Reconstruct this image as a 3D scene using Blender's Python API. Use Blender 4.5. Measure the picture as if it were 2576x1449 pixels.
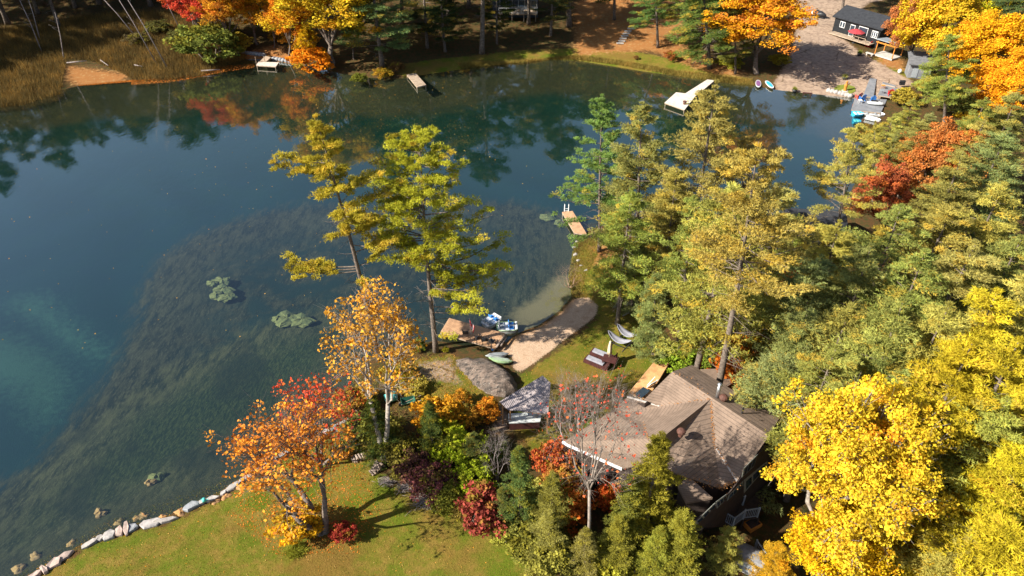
import bpy, math, random
import numpy as np
from mathutils import Vector, Matrix
R_ = math.radians
for o in list(bpy.data.objects): bpy.data.objects.remove(o)
scn = bpy.context.scene; col = scn.collection
# ------------------------------------------------------------------ camera
CH = 47.0; TH = R_(36.5); FP = 1850.0
cd = bpy.data.cameras.new("camera"); cam = bpy.data.objects.new("camera", cd); col.objects.link(cam)
cam.location = (0, 0, CH); cam.rotation_euler = (R_(90)-TH, 0, 0)
cd.sensor_width = 36; cd.lens = 36*FP/2576; cd.clip_start = .5; cd.clip_end = 6000
scn.camera = cam
# ------------------------------------------------------------------ light
SUN_EL, SUN_AZ = 36.0, 20.0      # shadows run towards +X, turned 20 degrees towards +Y
w = bpy.data.worlds.new("World"); scn.world = w; w.use_nodes = True
nt = w.node_tree; bg = nt.nodes['Background']
sky = nt.nodes.new('ShaderNodeTexSky'); sky.sky_type = 'NISHITA'; sky.sun_disc = False
sky.sun_elevation = R_(SUN_EL)
sdir = Vector((-math.cos(R_(SUN_AZ))*math.cos(R_(SUN_EL)), -math.sin(R_(SUN_AZ))*math.cos(R_(SUN_EL)), math.sin(R_(SUN_EL))))
sky.sun_rotation = math.atan2(sdir.x, sdir.y)
sky.ozone_density = 1.0
nt.links.new(sky.outputs[0], bg.inputs[0]); bg.inputs[1].default_value = .07
sl = bpy.data.lights.new("sun", 'SUN'); sl.energy = 5.0; sl.angle = R_(.5); sl.color = (1, .93, .80)
so = bpy.data.objects.new("sun", sl); col.objects.link(so)
so.rotation_euler = (-sdir).to_track_quat('-Z', 'Y').to_euler()
scn.view_settings.view_transform = 'Standard'; scn.view_settings.look = 'None'
scn.view_settings.exposure = 1.1; scn.view_settings.gamma = 1
scn.render.engine = 'CYCLES'
scn.cycles.max_bounces = 8; scn.cycles.transparent_max_bounces = 12; scn.cycles.diffuse_bounces = 2
scn.cycles.caustics_reflective = False; scn.cycles.caustics_refractive = False
# ------------------------------------------------------------------ projection: photo grid is 2576 x 1449
CX, CY = 1288.0, 724.5
def ray(px, py):
    a, b = (px-CX)/FP, (py-CY)/FP
    return np.array([a, math.cos(TH)-b*math.sin(TH), -math.sin(TH)-b*math.cos(TH)])
def at(px, py, z=0.0):
    d = ray(px, py); t = (z-CH)/d[2]; return Vector((d[0]*t, d[1]*t, z))
def aty(px, py, Y):
    d = ray(px, py); t = Y/d[1]; return Vector((d[0]*t, Y, CH+d[2]*t))
def polyw(pts, z=0.0): return np.array([[at(*p, z)[0], at(*p, z)[1]] for p in pts])
def sdf(poly, x, y):
    """signed distance, positive inside"""
    x = np.asarray(x, float); y = np.asarray(y, float)
    d = np.full(x.shape, 1e9); ins = np.zeros(x.shape, bool); n = len(poly)
    for i in range(n):
        ax, ay = poly[i]; bx, by = poly[(i+1) % n]
        ex, ey = bx-ax, by-ay; wx, wy = x-ax, y-ay
        t = np.clip((wx*ex+wy*ey)/(ex*ex+ey*ey+1e-12), 0, 1)
        d = np.minimum(d, (wx-ex*t)**2+(wy-ey*t)**2)
        c = ((ay > y) != (by > y)) & (x < (bx-ax)*(y-ay)/((by-ay) if by != ay else 1e-12)+ax)
        ins ^= c
    d = np.sqrt(d); return np.where(ins, d, -d)
LAKE = polyw([(-300,1560),(60,1452),(150,1396),(250,1345),(330,1318),(420,1298),(480,1265),(540,1243),(590,1210),(650,1172),(700,1140),(770,1105),
 (850,1060),(885,1010),(890,960),(900,915),(960,885),(1030,868),(1100,855),(1180,872),(1262,868),(1290,846),(1305,836),(1358,816),(1405,783),(1438,746),
 (1432,705),(1448,660),(1440,620),(1462,590),(1500,570),(1560,560),(1650,560),(1750,575),(1900,600),(1990,604),(2070,585),(2130,500),(2170,420),(2190,350),(2200,300),
 (2190,262),(2140,246),(2050,237),(1950,226),(1900,216),(1830,206),(1790,203),(1700,190),(1620,180),(1530,165),(1450,152),(1330,150),(1240,158),(1150,176),(1080,186),
 (1000,200),(930,196),(850,184),(790,170),(740,162),(660,148),(610,150),(560,162),(500,185),(430,197),(330,202),(200,215),(150,228),(60,245),(-100,262),(-400,285),
 (-900,330),(-1500,520),(-1500,1000),(-900,1560)])
def hgt(x, y):
    x = np.asarray(x, float); y = np.asarray(y, float)
    s = sdf(LAKE, x, y)
    land = 1.0*(1-np.exp(s/7.0)) + np.maximum(0, y-128)*.045*np.clip(-s/14, 0, 1) + .25*np.clip((-s-8)/10, 0, 1)*(np.sin(x*.31+1)*np.sin(y*.27)+1)
    land += .05*np.sin(x*1.3)*np.sin(y*1.7)*np.clip(-s/3, 0, 1)
    bed = -3.4*(1-np.exp(-s/11.0)) + .25*np.sin(x*.35+1.3*np.sin(y*.21))*np.sin(y*.3+.8*np.sin(x*.27))*np.clip(s/5, 0, 1)
    return np.where(s > 0, np.minimum(bed, -.001), np.maximum(land, .001))
def hz(x, y): return float(hgt(np.array([x]), np.array([y]))[0])
def G(px, py, up=0.0):
    """point on the land (or on the water) seen at a pixel of the photograph"""
    z = .8
    for _ in range(7): p = at(px, py, z); z = max(0.0, hz(p.x, p.y))
    p.z = z+up; return p
# ------------------------------------------------------------------ materials
def nn(m, t, **k):
    n = m.node_tree.nodes.new(t)
    for a, b in k.items(): setattr(n, a, b)
    return n
def lk(m, a, b): m.node_tree.links.new(a, b)
def mixc(m, fac, a, b, bt='MIX'):
    n = nn(m, 'ShaderNodeMix', data_type='RGBA', blend_type=bt)
    for i, v in ((0, fac), (6, a), (7, b)):
        if hasattr(v, 'is_linked'): lk(m, v, n.inputs[i])
        elif i == 0: n.inputs[0].default_value = v
        else: n.inputs[i].default_value = (*v[:3], 1)
    return n.outputs[2]
def mth(m, op, a, b=None, c=None, clamp=False):
    n = nn(m, 'ShaderNodeMath', operation=op, use_clamp=clamp)
    for i, v in enumerate((a, b, c)):
        if v is None: continue
        if hasattr(v, 'is_linked'): lk(m, v, n.inputs[i])
        else: n.inputs[i].default_value = v
    return n.outputs[0]
def noise(m, vec, scale, detail=4, rough=.55, out=0):
    n = nn(m, 'ShaderNodeTexNoise'); n.inputs['Scale'].default_value = scale; n.inputs['Detail'].default_value = detail; n.inputs['Roughness'].default_value = rough
    if vec is not None: lk(m, vec, n.inputs['Vector'])
    return n.outputs[out]
def mapping(m, vec, scale=(1,1,1), rot=(0,0,0)):
    n = nn(m, 'ShaderNodeMapping'); n.inputs['Scale'].default_value = scale; n.inputs['Rotation'].default_value = rot; lk(m, vec, n.inputs[0]); return n.outputs[0]
def newmat(name):
    m = bpy.data.materials.new(name); m.use_nodes = True; return m
def ramp(m, fac, lo, hi):
    n = nn(m, 'ShaderNodeMapRange', interpolation_type='SMOOTHSTEP'); lk(m, fac, n.inputs[0]); n.inputs[1].default_value = lo; n.inputs[2].default_value = hi; return n.outputs[0]
def bump(m, h, s, d=.05):
    n = nn(m, 'ShaderNodeBump'); n.inputs['Strength'].default_value = s; n.inputs['Distance'].default_value = d; lk(m, h, n.inputs['Height']); return n.outputs[0]
MC = {}
def mat(name, c1, c2=None, sc=3.0, rough=.75, metal=0, bmp=.2, stripes=None, spec=.3):
    """worn surface: two tones broken up by noise; stripes=(axis, per metre, dark) adds board lines"""
    if name in MC: return MC[name]
    m = newmat(name); b = m.node_tree.nodes['Principled BSDF']; tc = nn(m, 'ShaderNodeTexCoord'); v = tc.outputs['Object']
    c2 = c2 or tuple(x*.6 for x in c1)
    f = ramp(m, noise(m, v, sc, 6, .65), .35, .68); cc = mixc(m, f, c1, c2)
    f2 = noise(m, v, sc*9, 3); cc = mixc(m, .35, cc, mixc(m, f2, (.2,.2,.2), (1,1,1)), 'OVERLAY')
    hgt_ = f2
    if stripes:
        ax, per, dk = stripes; s = nn(m, 'ShaderNodeSeparateXYZ'); lk(m, v, s.inputs[0])
        fr = mth(m, 'FRACT', mth(m, 'MULTIPLY', s.outputs[ax], per)); g = mth(m, 'LESS_THAN', fr, .12)
        cc = mixc(m, mth(m, 'MULTIPLY', g, dk), cc, (.02,.02,.02)); hgt_ = mth(m, 'SUBTRACT', f2, g)
    lk(m, cc, b.inputs['Base Color']); b.inputs['Roughness'].default_value = rough; b.inputs['Metallic'].default_value = metal
    b.inputs['Specular IOR Level'].default_value = spec
    if bmp: lk(m, bump(m, hgt_, bmp, .03), b.inputs['Normal'])
    MC[name] = m; return m
def leafmat(name, accent, trans=.3, lo=.55, hi=1.35):
    """leaf colour = object colour, each leaf lighter or darker by its own 'v', some leaves the accent colour by 'u'"""
    m = newmat(name); nd = m.node_tree.nodes; nd.remove(nd['Principled BSDF']); out = nd['Material Output']
    oi = nn(m, 'ShaderNodeObjectInfo'); av = nn(m, 'ShaderNodeAttribute', attribute_name='v'); au = nn(m, 'ShaderNodeAttribute', attribute_name='u')
    k = nn(m, 'ShaderNodeMapRange'); lk(m, av.outputs['Fac'], k.inputs[0]); k.inputs[3].default_value = lo; k.inputs[4].default_value = hi
    base = mixc(m, au.outputs['Fac'], oi.outputs['Color'], accent)
    vm = nn(m, 'ShaderNodeVectorMath', operation='SCALE'); lk(m, base, vm.inputs[0]); lk(m, k.outputs[0], vm.inputs['Scale'])
    d = nn(m, 'ShaderNodeBsdfDiffuse'); t = nn(m, 'ShaderNodeBsdfTranslucent'); lk(m, vm.outputs[0], d.inputs[0]); lk(m, vm.outputs[0], t.inputs[0])
    mx = nn(m, 'ShaderNodeMixShader'); mx.inputs[0].default_value = trans; lk(m, d.outputs[0], mx.inputs[1]); lk(m, t.outputs[0], mx.inputs[2])
    lk(m, mx.outputs[0], out.inputs[0]); return m
M_PINE = leafmat('pine_needles', (.66,.44,.06)); M_YEL = leafmat('maple_leaves', (.75,.30,.02)); M_ORG = leafmat('oak_leaves', (.66,.20,.04))
M_GRN = leafmat('cedar_sprays', (.35,.30,.03)); M_SHRUB = leafmat('shrub_leaves', (.30,.26,.03))
M_BARK = mat('bark', (.20,.16,.13), (.08,.062,.05), 5, .9, bmp=.5); M_BARKL = mat('pale_bark', (.42,.37,.32), (.2,.17,.14), 4, .9)
M_WOOD = mat('weathered_wood', (.42,.33,.25), (.27,.2,.14), 2.5, .8); M_CEDAR = mat('cedar_boards', (.62,.34,.15), (.45,.23,.10), 2, .7)
M_TAN = mat('tan_boards', (.50,.30,.17), (.36,.21,.12), 2, .75)
M_PALEW = mat('bleached_boards', (.66,.57,.50), (.5,.42,.36), 2, .8); M_GREYB = mat('grey_composite', (.22,.23,.25), (.16,.17,.19), 1, .6)
M_WHITE = mat('white_paint', (.78,.78,.78), (.62,.62,.62), 4, .5, bmp=.05); M_BLACK = mat('black_plastic', (.03,.032,.038), (.02,.02,.022), 3, .4)
M_BLUE = mat('blue_plastic', (.04,.22,.62), (.03,.16,.5), 3, .35, bmp=.05); M_LBLUE = mat('sky_blue_plastic', (.05,.45,.75), (.04,.35,.62), 3, .35, bmp=.05)
M_RED = mat('red_plastic', (.62,.02,.025), (.5,.02,.02), 3, .45, bmp=.05); M_DARK = mat('dark_siding', (.018,.02,.024), (.01,.011,.013), 2, .8, stripes=(2, 5, .4))
M_GLASS = mat('window_glass', (.03,.05,.07), (.02,.03,.05), 1, .08, bmp=0, spec=.8); M_METAL = mat('brushed_metal', (.55,.56,.58), (.4,.4,.42), 6, .35, .9, .05)
M_GREYM = mat('grey_paint', (.30,.33,.36), (.22,.25,.28), 4, .5, bmp=.05); M_BRNM = mat('brown_metal', (.13,.06,.045), (.09,.045,.035), 5, .5)
M_REDW = mat('red_brown_wood', (.075,.024,.022), (.045,.016,.015), 4, .7); M_CUSH = mat('grey_cushion', (.30,.30,.34), (.22,.22,.26), 5, .9)
M_CANV = mat('cream_canvas', (.62,.50,.36), (.5,.38,.26), 5, .9); M_CONC = mat('pale_concrete', (.50,.47,.43), (.38,.35,.32), 3, .85)
M_STONE = mat('armour_stone', (.42,.385,.36), (.20,.19,.19), 2.2, .85, bmp=.6); M_STONER = mat('rust_stone', (.42,.22,.08), (.22,.13,.07), 3, .85, bmp=.5)
M_LOG = mat('split_log', (.36,.29,.24), (.16,.12,.1), 6, .9, bmp=.5); M_LOGE = mat('cut_log_end', (.58,.40,.22), (.42,.28,.14), 6, .8)
M_TWIG = mat('dead_twigs', (.34,.29,.27), (.18,.15,.14), 4, .9); M_TEAL = mat('teal_plastic', (.10,.52,.48), (.07,.4,.38), 3, .4, bmp=.05)
M_LIME = mat('pale_green_plastic', (.33,.47,.26), (.25,.38,.20), 3, .4, bmp=.05); M_PGREY = mat('pale_grey_plastic', (.55,.57,.58), (.42,.45,.46), 3, .45, bmp=.05)
M_NAVY = mat('navy_tarp', (.03,.06,.10), (.015,.03,.05), 4, .35, bmp=.3); M_PURP = mat('purple_foam', (.22,.10,.24), (.16,.07,.18), 3, .6)
M_ORANGE = mat('orange_timber', (.62,.24,.04), (.45,.16,.03), 3, .7); M_FASC = mat('white_fascia', (.75,.76,.80), (.6,.6,.65), 3, .4, bmp=0)
# ------------------------------------------------------------------ mesh builder
class MB:
    def __init__(s): s.v = []; s.f = []
    def add(s, vs, fs):
        n = len(s.v); s.v += [tuple(p) for p in vs]; s.f += [tuple(i+n for i in f) for f in fs]; return s
    def box(s, c, d, rz=0, rx=0, ry=0, taper=1):
        m = Matrix.Rotation(rz, 3, 'Z') @ Matrix.Rotation(ry, 3, 'Y') @ Matrix.Rotation(rx, 3, 'X'); c = Vector(c); vs = []
        for z in (-.5, .5):
            k = taper if z > 0 else 1
            for x, y in ((-.5,-.5),(.5,-.5),(.5,.5),(-.5,.5)): vs.append(c+m @ Vector((x*d[0]*k, y*d[1]*k, z*d[2])))
        return s.add(vs, [(3,2,1,0),(4,5,6,7),(0,1,5,4),(1,2,6,5),(2,3,7,6),(3,0,4,7)])
    def prism(s, pts, dz):
        """solid under a polygon of 3-D points (top), extruded down by dz"""
        n = len(pts); t = [Vector(p) for p in pts]; b = [p-Vector((0,0,dz)) for p in t]
        return s.add(t+b, [tuple(range(n)), tuple(range(2*n-1, n-1, -1))]+[((i+1) % n, i, n+i, n+(i+1) % n) for i in range(n)])
    def tube(s, pts, rs, n=6, cap=True):
        pts = [Vector(p) for p in pts]
        if not hasattr(rs, '__len__'): rs = [rs]*len(pts)
        vs = []; fs = []
        for i, p in enumerate(pts):
            d = (pts[min(i+1, len(pts)-1)]-pts[max(i-1, 0)]).normalized()
            a = d.cross(Vector((0,0,1)) if abs(d.z) < .9 else Vector((1,0,0))).normalized(); b = d.cross(a)
            for k in range(n): an = 2*math.pi*k/n; vs.append(p+(a*math.cos(an)+b*math.sin(an))*rs[i])
        for i in range(len(pts)-1):
            for k in range(n): k2 = (k+1) % n; fs.append((i*n+k, i*n+k2, (i+1)*n+k2, (i+1)*n+k))
        if cap: fs += [tuple(range(n-1, -1, -1)), tuple(range((len(pts)-1)*n, len(pts)*n))]
        return s.add(vs, fs)
    def bar(s, a, b, w, h=None):
        """rectangular bar between two points"""
        a, b = Vector(a), Vector(b); h = h or w; d = (b-a).normalized(); x = d.cross(Vector((0,0,1)) if abs(d.z) < .95 else Vector((0,1,0))).normalized(); y = x.cross(d)
        vs = [p+x*i*w/2+y*j*h/2 for p in (a, b) for i, j in ((-1,-1),(1,-1),(1,1),(-1,1))]
        return s.add(vs, [(3,2,1,0),(4,5,6,7),(0,1,5,4),(1,2,6,5),(2,3,7,6),(3,0,4,7)])
    def loft(s, rings, close=True, caps=True):
        n = len(rings[0]); fs = []
        for i in range(len(rings)-1):
            for k in range(n if close else n-1): k2 = (k+1) % n; fs.append((i*n+k, i*n+k2, (i+1)*n+k2, (i+1)*n+k))
        if caps: fs += [tuple(range(n-1, -1, -1)), tuple(range((len(rings)-1)*n, len(rings)*n))]
        return s.add([p for r in rings for p in r], fs)
    def blob(s, c, r, seed=0, amp=.15, nu=12, nv=8):
        rg = random.Random(seed); ph = [rg.uniform(0, 6) for _ in range(6)]; rings = []
        for j in range(nv+1):
            th = math.pi*(.03+.94*j/nv); ring = []
            for i in range(nu):
                a = 2*math.pi*i/nu; k = 1+amp*(math.sin(3*a+ph[0]+th*2)+.6*math.sin(5*a+ph[1]-th*3)+.7*math.sin(2*a+ph[2]))+rg.uniform(-amp, amp)*.5
                ring.append((c[0]+r[0]*k*math.sin(th)*math.cos(a), c[1]+r[1]*k*math.sin(th)*math.sin(a), c[2]-r[2]*k*math.cos(th)))
            rings.append(ring)
        return s.loft(rings)
    def build(s, name, m, parent=None, smooth=False, loc=None, bevel=0):
        me = bpy.data.meshes.new(name); vs = s.v
        if loc is not None: L = Vector(loc); vs = [tuple(Vector(p)-L) for p in vs]
        me.from_pydata(vs, [], s.f); me.materials.append(m); me.update()
        if smooth: me.shade_smooth()
        o = bpy.data.objects.new(name, me); col.objects.link(o)
        if parent is not None: o.parent = parent
        elif loc is not None: o.location = loc
        if bevel:
            bm = o.modifiers.new('bevel', 'BEVEL'); bm.width = bevel; bm.segments = 2; bm.limit_method = 'ANGLE'
        return o
def tag(o, label, cat, group=None, kind=None):
    o['label'] = label; o['category'] = cat
    if group: o['group'] = group
    if kind: o['kind'] = kind
    return o
def thing(name, loc, label, cat, group=None, rz=0):
    o = bpy.data.objects.new(name, None); col.objects.link(o); o.location = loc; o.rotation_euler = (0, 0, rz); o.empty_display_size = .3
    return tag(o, label, cat, group)
def copytree(src, loc, rz=0, label=None, scale=None, colour=None):
    r = src.copy(); col.objects.link(r); r.location = loc; r.rotation_euler = (0, 0, rz)
    if label: r['label'] = label
    if scale: r.scale = scale
    for ch in src.children:
        c = ch.copy(); col.objects.link(c); c.parent = r
        for g in ch.children: d = g.copy(); col.objects.link(d); d.parent = c
    return r
# ------------------------------------------------------------------ terrain
BEACH = polyw([(1225,872),(1262,862),(1300,838),(1360,818),(1408,785),(1440,748),(1478,745),(1503,768),(1500,795),(1470,820),(1425,852),(1385,885),(1345,915),(1305,942),(1290,925),(1290,900),(1265,880)], .3)
LAWNS = [polyw(p, .7) for p in (
 [(-260,1500),(0,1450),(250,1300),(420,1240),(540,1200),(700,1090),(830,1040),(905,1100),(960,1200),(1010,1240),(1120,1290),(1240,1310),(1330,1380),(1400,1470),(1400,1600),(-200,1700)],
 [(1465,600),(1530,600),(1560,650),(1575,740),(1620,800),(1700,880),(1690,900),(1640,960),(1560,1050),(1400,1140),(1330,1150),(1290,1060),(1310,945),(1390,890),(1475,825),(1505,795),(1503,765),(1470,740),(1450,680)],
 [(960,168),(1080,150),(1300,125),(1480,120),(1620,135),(1700,150),(1880,192),(1900,212),(1800,200),(1530,162),(1330,146),(1150,170),(1040,190)],
 [(2205,150),(2255,160),(2290,190),(2290,212),(2240,205),(2170,160)],
 [(1040,900),(1140,880),(1240,1010),(1260,1060),(1000,1000)])]
NEEDLE = [polyw(p, .8) for p in ([(1480,610),(1530,600),(1570,660),(1570,730),(1530,690)],[(1450,140),(1440,40),(1540,-60),(1700,-20),(1720,120),(1880,180),(1800,182),(1640,130),(1500,130)],
 [(640,150),(600,130),(700,110),(760,150),(770,162),(700,152)],[(2205,150),(2270,160),(2270,180),(2210,170)],
 [(1760,980),(2050,980),(2050,900),(1900,880)],[(170,165),(320,180),(300,200),(200,207),(165,195)])]
GRAVEL = [polyw(p, .9) for p in ([(1975,40),(2040,-40),(2300,-60),(2300,10),(2180,30),(2100,100),(2190,150),(2300,208),(2280,225),(2200,245),(2140,244),(2080,232),(1960,222),(1950,200),(1990,140),(2000,90)],
 [(1050,905),(1130,890),(1160,960),(1070,945)],[(1245,1010),(1275,1030),(1280,1080),(1255,1080)])]
WEEDA = polyw([(1440,560),(1300,500),(1100,480),(900,500),(800,490),(680,505),(560,540),(470,580),(400,630),(350,700),(335,790),(290,890),(230,980),(160,1050),(90,1150),(-60,1260),(-300,1500),(400,1500),(1000,1000),(1300,900),(1500,700)], -2)
WEEDB = polyw([(-40,1300),(110,1140),(200,1040),(330,950),(480,880),(600,820),(700,790),(860,750),(1000,800),(1000,900),(700,1130),(400,1300),(60,1450),(-300,1550)], -1.6)
PALE = [polyw(p, -2.6) for p in ([(-120,820),(30,840),(110,880),(160,960),(110,1060),(40,980),(-60,940)],[(30,745),(95,735),(150,800),(240,870),(250,885),(180,850),(100,790),(40,770)])]
SHAL = polyw([(1280,850),(1290,770),(1350,740),(1400,700),(1440,700),(1450,760),(1380,830),(1300,870)], -.4)
def uni(L, x, y):
    r = np.full(np.shape(x), -1e3)
    for p in L: r = np.maximum(r, sdf(p, x, y))
    return r
def axis_(lo, hi, st, far):
    a = list(np.arange(lo, hi+st/2, st)); g = st; x = hi; rr = []
    while x < far: g *= 1.35; x += g; rr.append(x)
    g = st; x = lo; ll = []
    while x > -far: g *= 1.35; x -= g; ll.append(x)
    return np.array(ll[::-1]+a+rr)
xs = axis_(-78, 92, .5, 2500); ys = axis_(14, 180, .5, 2500)
X, Y = np.meshgrid(xs, ys); Z = hgt(X, Y)
far_ = np.clip((np.hypot(X, Y-90)-140)/400, 0, 1); Z = np.where(sdf(LAKE, X, Y) > 0, Z, Z+far_*14)
att = dict(shore=sdf(LAKE, X, Y), beach=sdf(BEACH, X, Y), lawn=np.maximum(np.minimum(sdf(LAWNS[0], X, Y), -sdf(LAKE, X, Y)-.9), uni(LAWNS[1:], X, Y)), needle=uni(NEEDLE, X, Y), gravel=uni(GRAVEL, X, Y),
           weeda=sdf(WEEDA, X, Y), weedb=sdf(WEEDB, X, Y), pale=uni(PALE, X, Y), shal=sdf(SHAL, X, Y))
def sdm(m, name, amt, wid, n1):
    a = nn(m, 'ShaderNodeAttribute', attribute_name=name).outputs['Fac']
    return ramp(m, mth(m, 'ADD', a, mth(m, 'MULTIPLY', mth(m, 'SUBTRACT', n1, .5), amt)), -wid, wid)
def ground_mat():
    m = newmat('ground'); b = m.node_tree.nodes['Principled BSDF']; tc = nn(m, 'ShaderNodeTexCoord'); v = tc.outputs['Object']
    nA = noise(m, v, .35, 5, .6); nB = noise(m, v, 1.6, 5, .65); nC = noise(m, v, 7, 4, .7); nD = noise(m, v, 24, 3, .7)
    # land
    floor_ = mixc(m, ramp(m, nB, .4, .65), (.10,.055,.022), (.05,.055,.018)); floor_ = mixc(m, ramp(m, nC, .55, .75), floor_, (.26,.12,.035))
    lawn = mixc(m, ramp(m, nB, .38, .66), (.155,.150,.018), (.235,.165,.035)); lawn = mixc(m, ramp(m, nA, .45, .62), lawn, mixc(m, nC, (.085,.13,.008), (.14,.16,.015)))
    lawn = mixc(m, ramp(m, nC, .58, .74), lawn, (.24,.15,.035)); nL = noise(m, v, .12, 4, .6); lawn = mixc(m, mth(m, 'MULTIPLY', ramp(m, nL, .48, .62), .75), lawn, (.21,.12,.03)); lawn = mixc(m, ramp(m, nD, .5, .8), lawn, (.05,.06,.01))
    need = mixc(m, nC, (.42,.19,.06), (.24,.10,.035)); need = mixc(m, ramp(m, nB, .5, .7), need, (.38,.24,.10))
    vo = nn(m, 'ShaderNodeTexVoronoi', feature='DISTANCE_TO_EDGE'); vo.inputs['Scale'].default_value = .38; vw = mixc(m, .45, v, noise(m, v, 1.2, 4, .6, 1)); lk(m, vw, vo.inputs['Vector'])
    rock = mixc(m, ramp(m, nB, .4, .65), (.42,.31,.23), (.28,.20,.15)); rock = mixc(m, ramp(m, nC, .6, .7), rock, (.22,.14,.09)); rock = mixc(m, mth(m, 'MULTIPLY', ramp(m, vo.outputs['Distance'], .035, .0), ramp(m, nA, .4, .6)), rock, (.16,.11,.07))
    sand = mixc(m, ramp(m, nC, .3, .7), (.60,.43,.30), (.45,.31,.21)); sand = mixc(m, ramp(m, nD, .55, .75), sand, (.26,.17,.11)); sand = mixc(m, mth(m, 'MULTIPLY', ramp(m, nB, .5, .66), .55), sand, (.36,.22,.13))
    shore = nn(m, 'ShaderNodeAttribute', attribute_name='shore').outputs['Fac']
    sand = mixc(m, ramp(m, shore, -1.3, .1), sand, (.30,.145,.05))
    c = mixc(m, sdm(m, 'lawn', 2.4, .35, nB), floor_, lawn); c = mixc(m, sdm(m, 'needle', 6, .9, nB), c, need)
    c = mixc(m, sdm(m, 'gravel', 2.5, .4, nB), c, rock); c = mixc(m, sdm(m, 'beach', 1.1, .10, nC), c, sand)
    # bed
    vs_ = mapping(m, mixc(m, .35, v, noise(m, v, .25, 3, .6, 1), 'ADD'), (1.0, .30, 1), (0, 0, R_(-57))); st = noise(m, vs_, 1.4, 7, .72); st2 = noise(m, vs_, 5.5, 4, .75)
    sp_ = nn(m, 'ShaderNodeSeparateXYZ'); lk(m, v, sp_.inputs[0]); silt_mirror = mixc(m, ramp(m, mth(m, 'ADD', sp_.outputs[1], mth(m, 'MULTIPLY', nA, 30)), 85, 125), mixc(m, nA, (.006,.026,.038), (.006,.034,.034)), mixc(m, nB, (.008,.030,.014), (.006,.026,.020)))  # silt greener far out: green of the tree reflections put into the colour
    weed = mixc(m, ramp(m, st, .36, .66), (.009,.013,.007), (.060,.052,.028)); weed = mixc(m, ramp(m, st2, .5, .72), weed, (.095,.078,.045))
    weed2 = mixc(m, ramp(m, st, .36, .66), (.014,.018,.008), (.085,.074,.032)); weed2 = mixc(m, ramp(m, st2, .5, .72), weed2, (.11,.088,.045))
    deep = nn(m, 'ShaderNodeAttribute', attribute_name='weeda').outputs['Fac']
    wa = mixc(m, mth(m, 'MULTIPLY', ramp(m, deep, 3, 13), ramp(m, nA, .35, .6)), weed, (.009,.022,.018))
    wb_ = nn(m, 'ShaderNodeAttribute', attribute_name='weedb').outputs['Fac']; weed2 = mixc(m, ramp(m, mth(m, 'ADD', wb_, mth(m, 'MULTIPLY', nA, 6)), 4.5, 10), weed2, mixc(m, ramp(m, st2, .4, .65), (.010,.018,.006), (.050,.056,.018))); weed2 = mixc(m, mth(m, 'MULTIPLY', ramp(m, noise(m, v, .16, 3, .5), .5, .62), .6), weed2, (.012,.016,.009))
    bed = mixc(m, sdm(m, 'weeda', 7, 1.6, st), silt_mirror, wa)
    bed = mixc(m, mth(m, 'MULTIPLY', sdm(m, 'weedb', 6, 1.8, st), .9), bed, weed2)
    bed = mixc(m, mth(m, 'MULTIPLY', sdm(m, 'pale', 7, 2.4, nB), .45), bed, mixc(m, nC, (.075,.16,.10), (.04,.11,.08)))
    sh = mixc(m, ramp(m, nC, .35, .65), (.070,.056,.024), (.024,.024,.011)); nr = ramp(m, mth(m, 'SUBTRACT', mth(m, 'ADD', shore, mth(m, 'MULTIPLY', nA, 5)), mth(m, 'MULTIPLY', ramp(m, sp_.outputs[1], 95, 115), 9)), 7.0, 2.2)
    bed = mixc(m, nr, bed, sh)
    ss = mixc(m, ramp(m, nC, .6, .8), (.21,.145,.075), (.12,.088,.042)); bed = mixc(m, sdm(m, 'shal', 2.5, 1.0, nB), bed, ss)
    isl = ramp(m, shore, -.03, .03); c = mixc(m, isl, c, bed)
    lk(m, c, b.inputs['Base Color']); b.inputs['Roughness'].default_value = .95; b.inputs['Specular IOR Level'].default_value = .1
    h = mth(m, 'ADD', mth(m, 'MULTIPLY', nC, 1.2), nD); lk(m, bump(m, h, .7, .12), b.inputs['Normal']); return m
M_GROUND = ground_mat()
ny, nx = X.shape; idx = np.arange(nx*ny).reshape(ny, nx)
quads = np.stack([idx[:-1,:-1], idx[:-1,1:], idx[1:,1:], idx[1:,:-1]], -1).reshape(-1, 4)
cen = {k: (a[:-1,:-1]+a[1:,1:]).ravel()/2 for k, a in att.items()}
allv = np.stack([X, Y, Z], -1).reshape(-1, 3)
def sheet(name, mask):
    q = quads[mask]; used, inv = np.unique(q, return_inverse=True); vv = allv[used]
    me = bpy.data.meshes.new(name); me.vertices.add(len(vv)); me.vertices.foreach_set('co', vv.ravel().astype(np.float32))
    me.loops.add(q.size); me.loops.foreach_set('vertex_index', inv.ravel().astype(np.int32)); me.polygons.add(len(q))
    me.polygons.foreach_set('loop_start', np.arange(0, q.size, 4, dtype=np.int32)); me.polygons.foreach_set('loop_total', np.full(len(q), 4, np.int32))
    me.update(calc_edges=True); me.shade_smooth(); me.materials.append(M_GROUND)
    for k, a in att.items():
        t = me.attributes.new(k, 'FLOAT', 'POINT'); t.data.foreach_set('value', a.ravel()[used].astype(np.float32))
    o = bpy.data.objects.new(name, me); col.objects.link(o); o['kind'] = 'structure'; return o
isbed = cen['shore'] > 0; isbe = ~isbed & (cen['beach'] > 0); islw = ~isbed & ~isbe & (cen['lawn'] > 0); isgr = ~isbed & ~isbe & ~islw & (cen['gravel'] > 0)
sheet('lake_bed', isbed); sheet('beach', isbe); sheet('lawn', islw); sheet('rocky_shore', isgr); sheet('ground', ~(isbed | isbe | islw | isgr))
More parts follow.
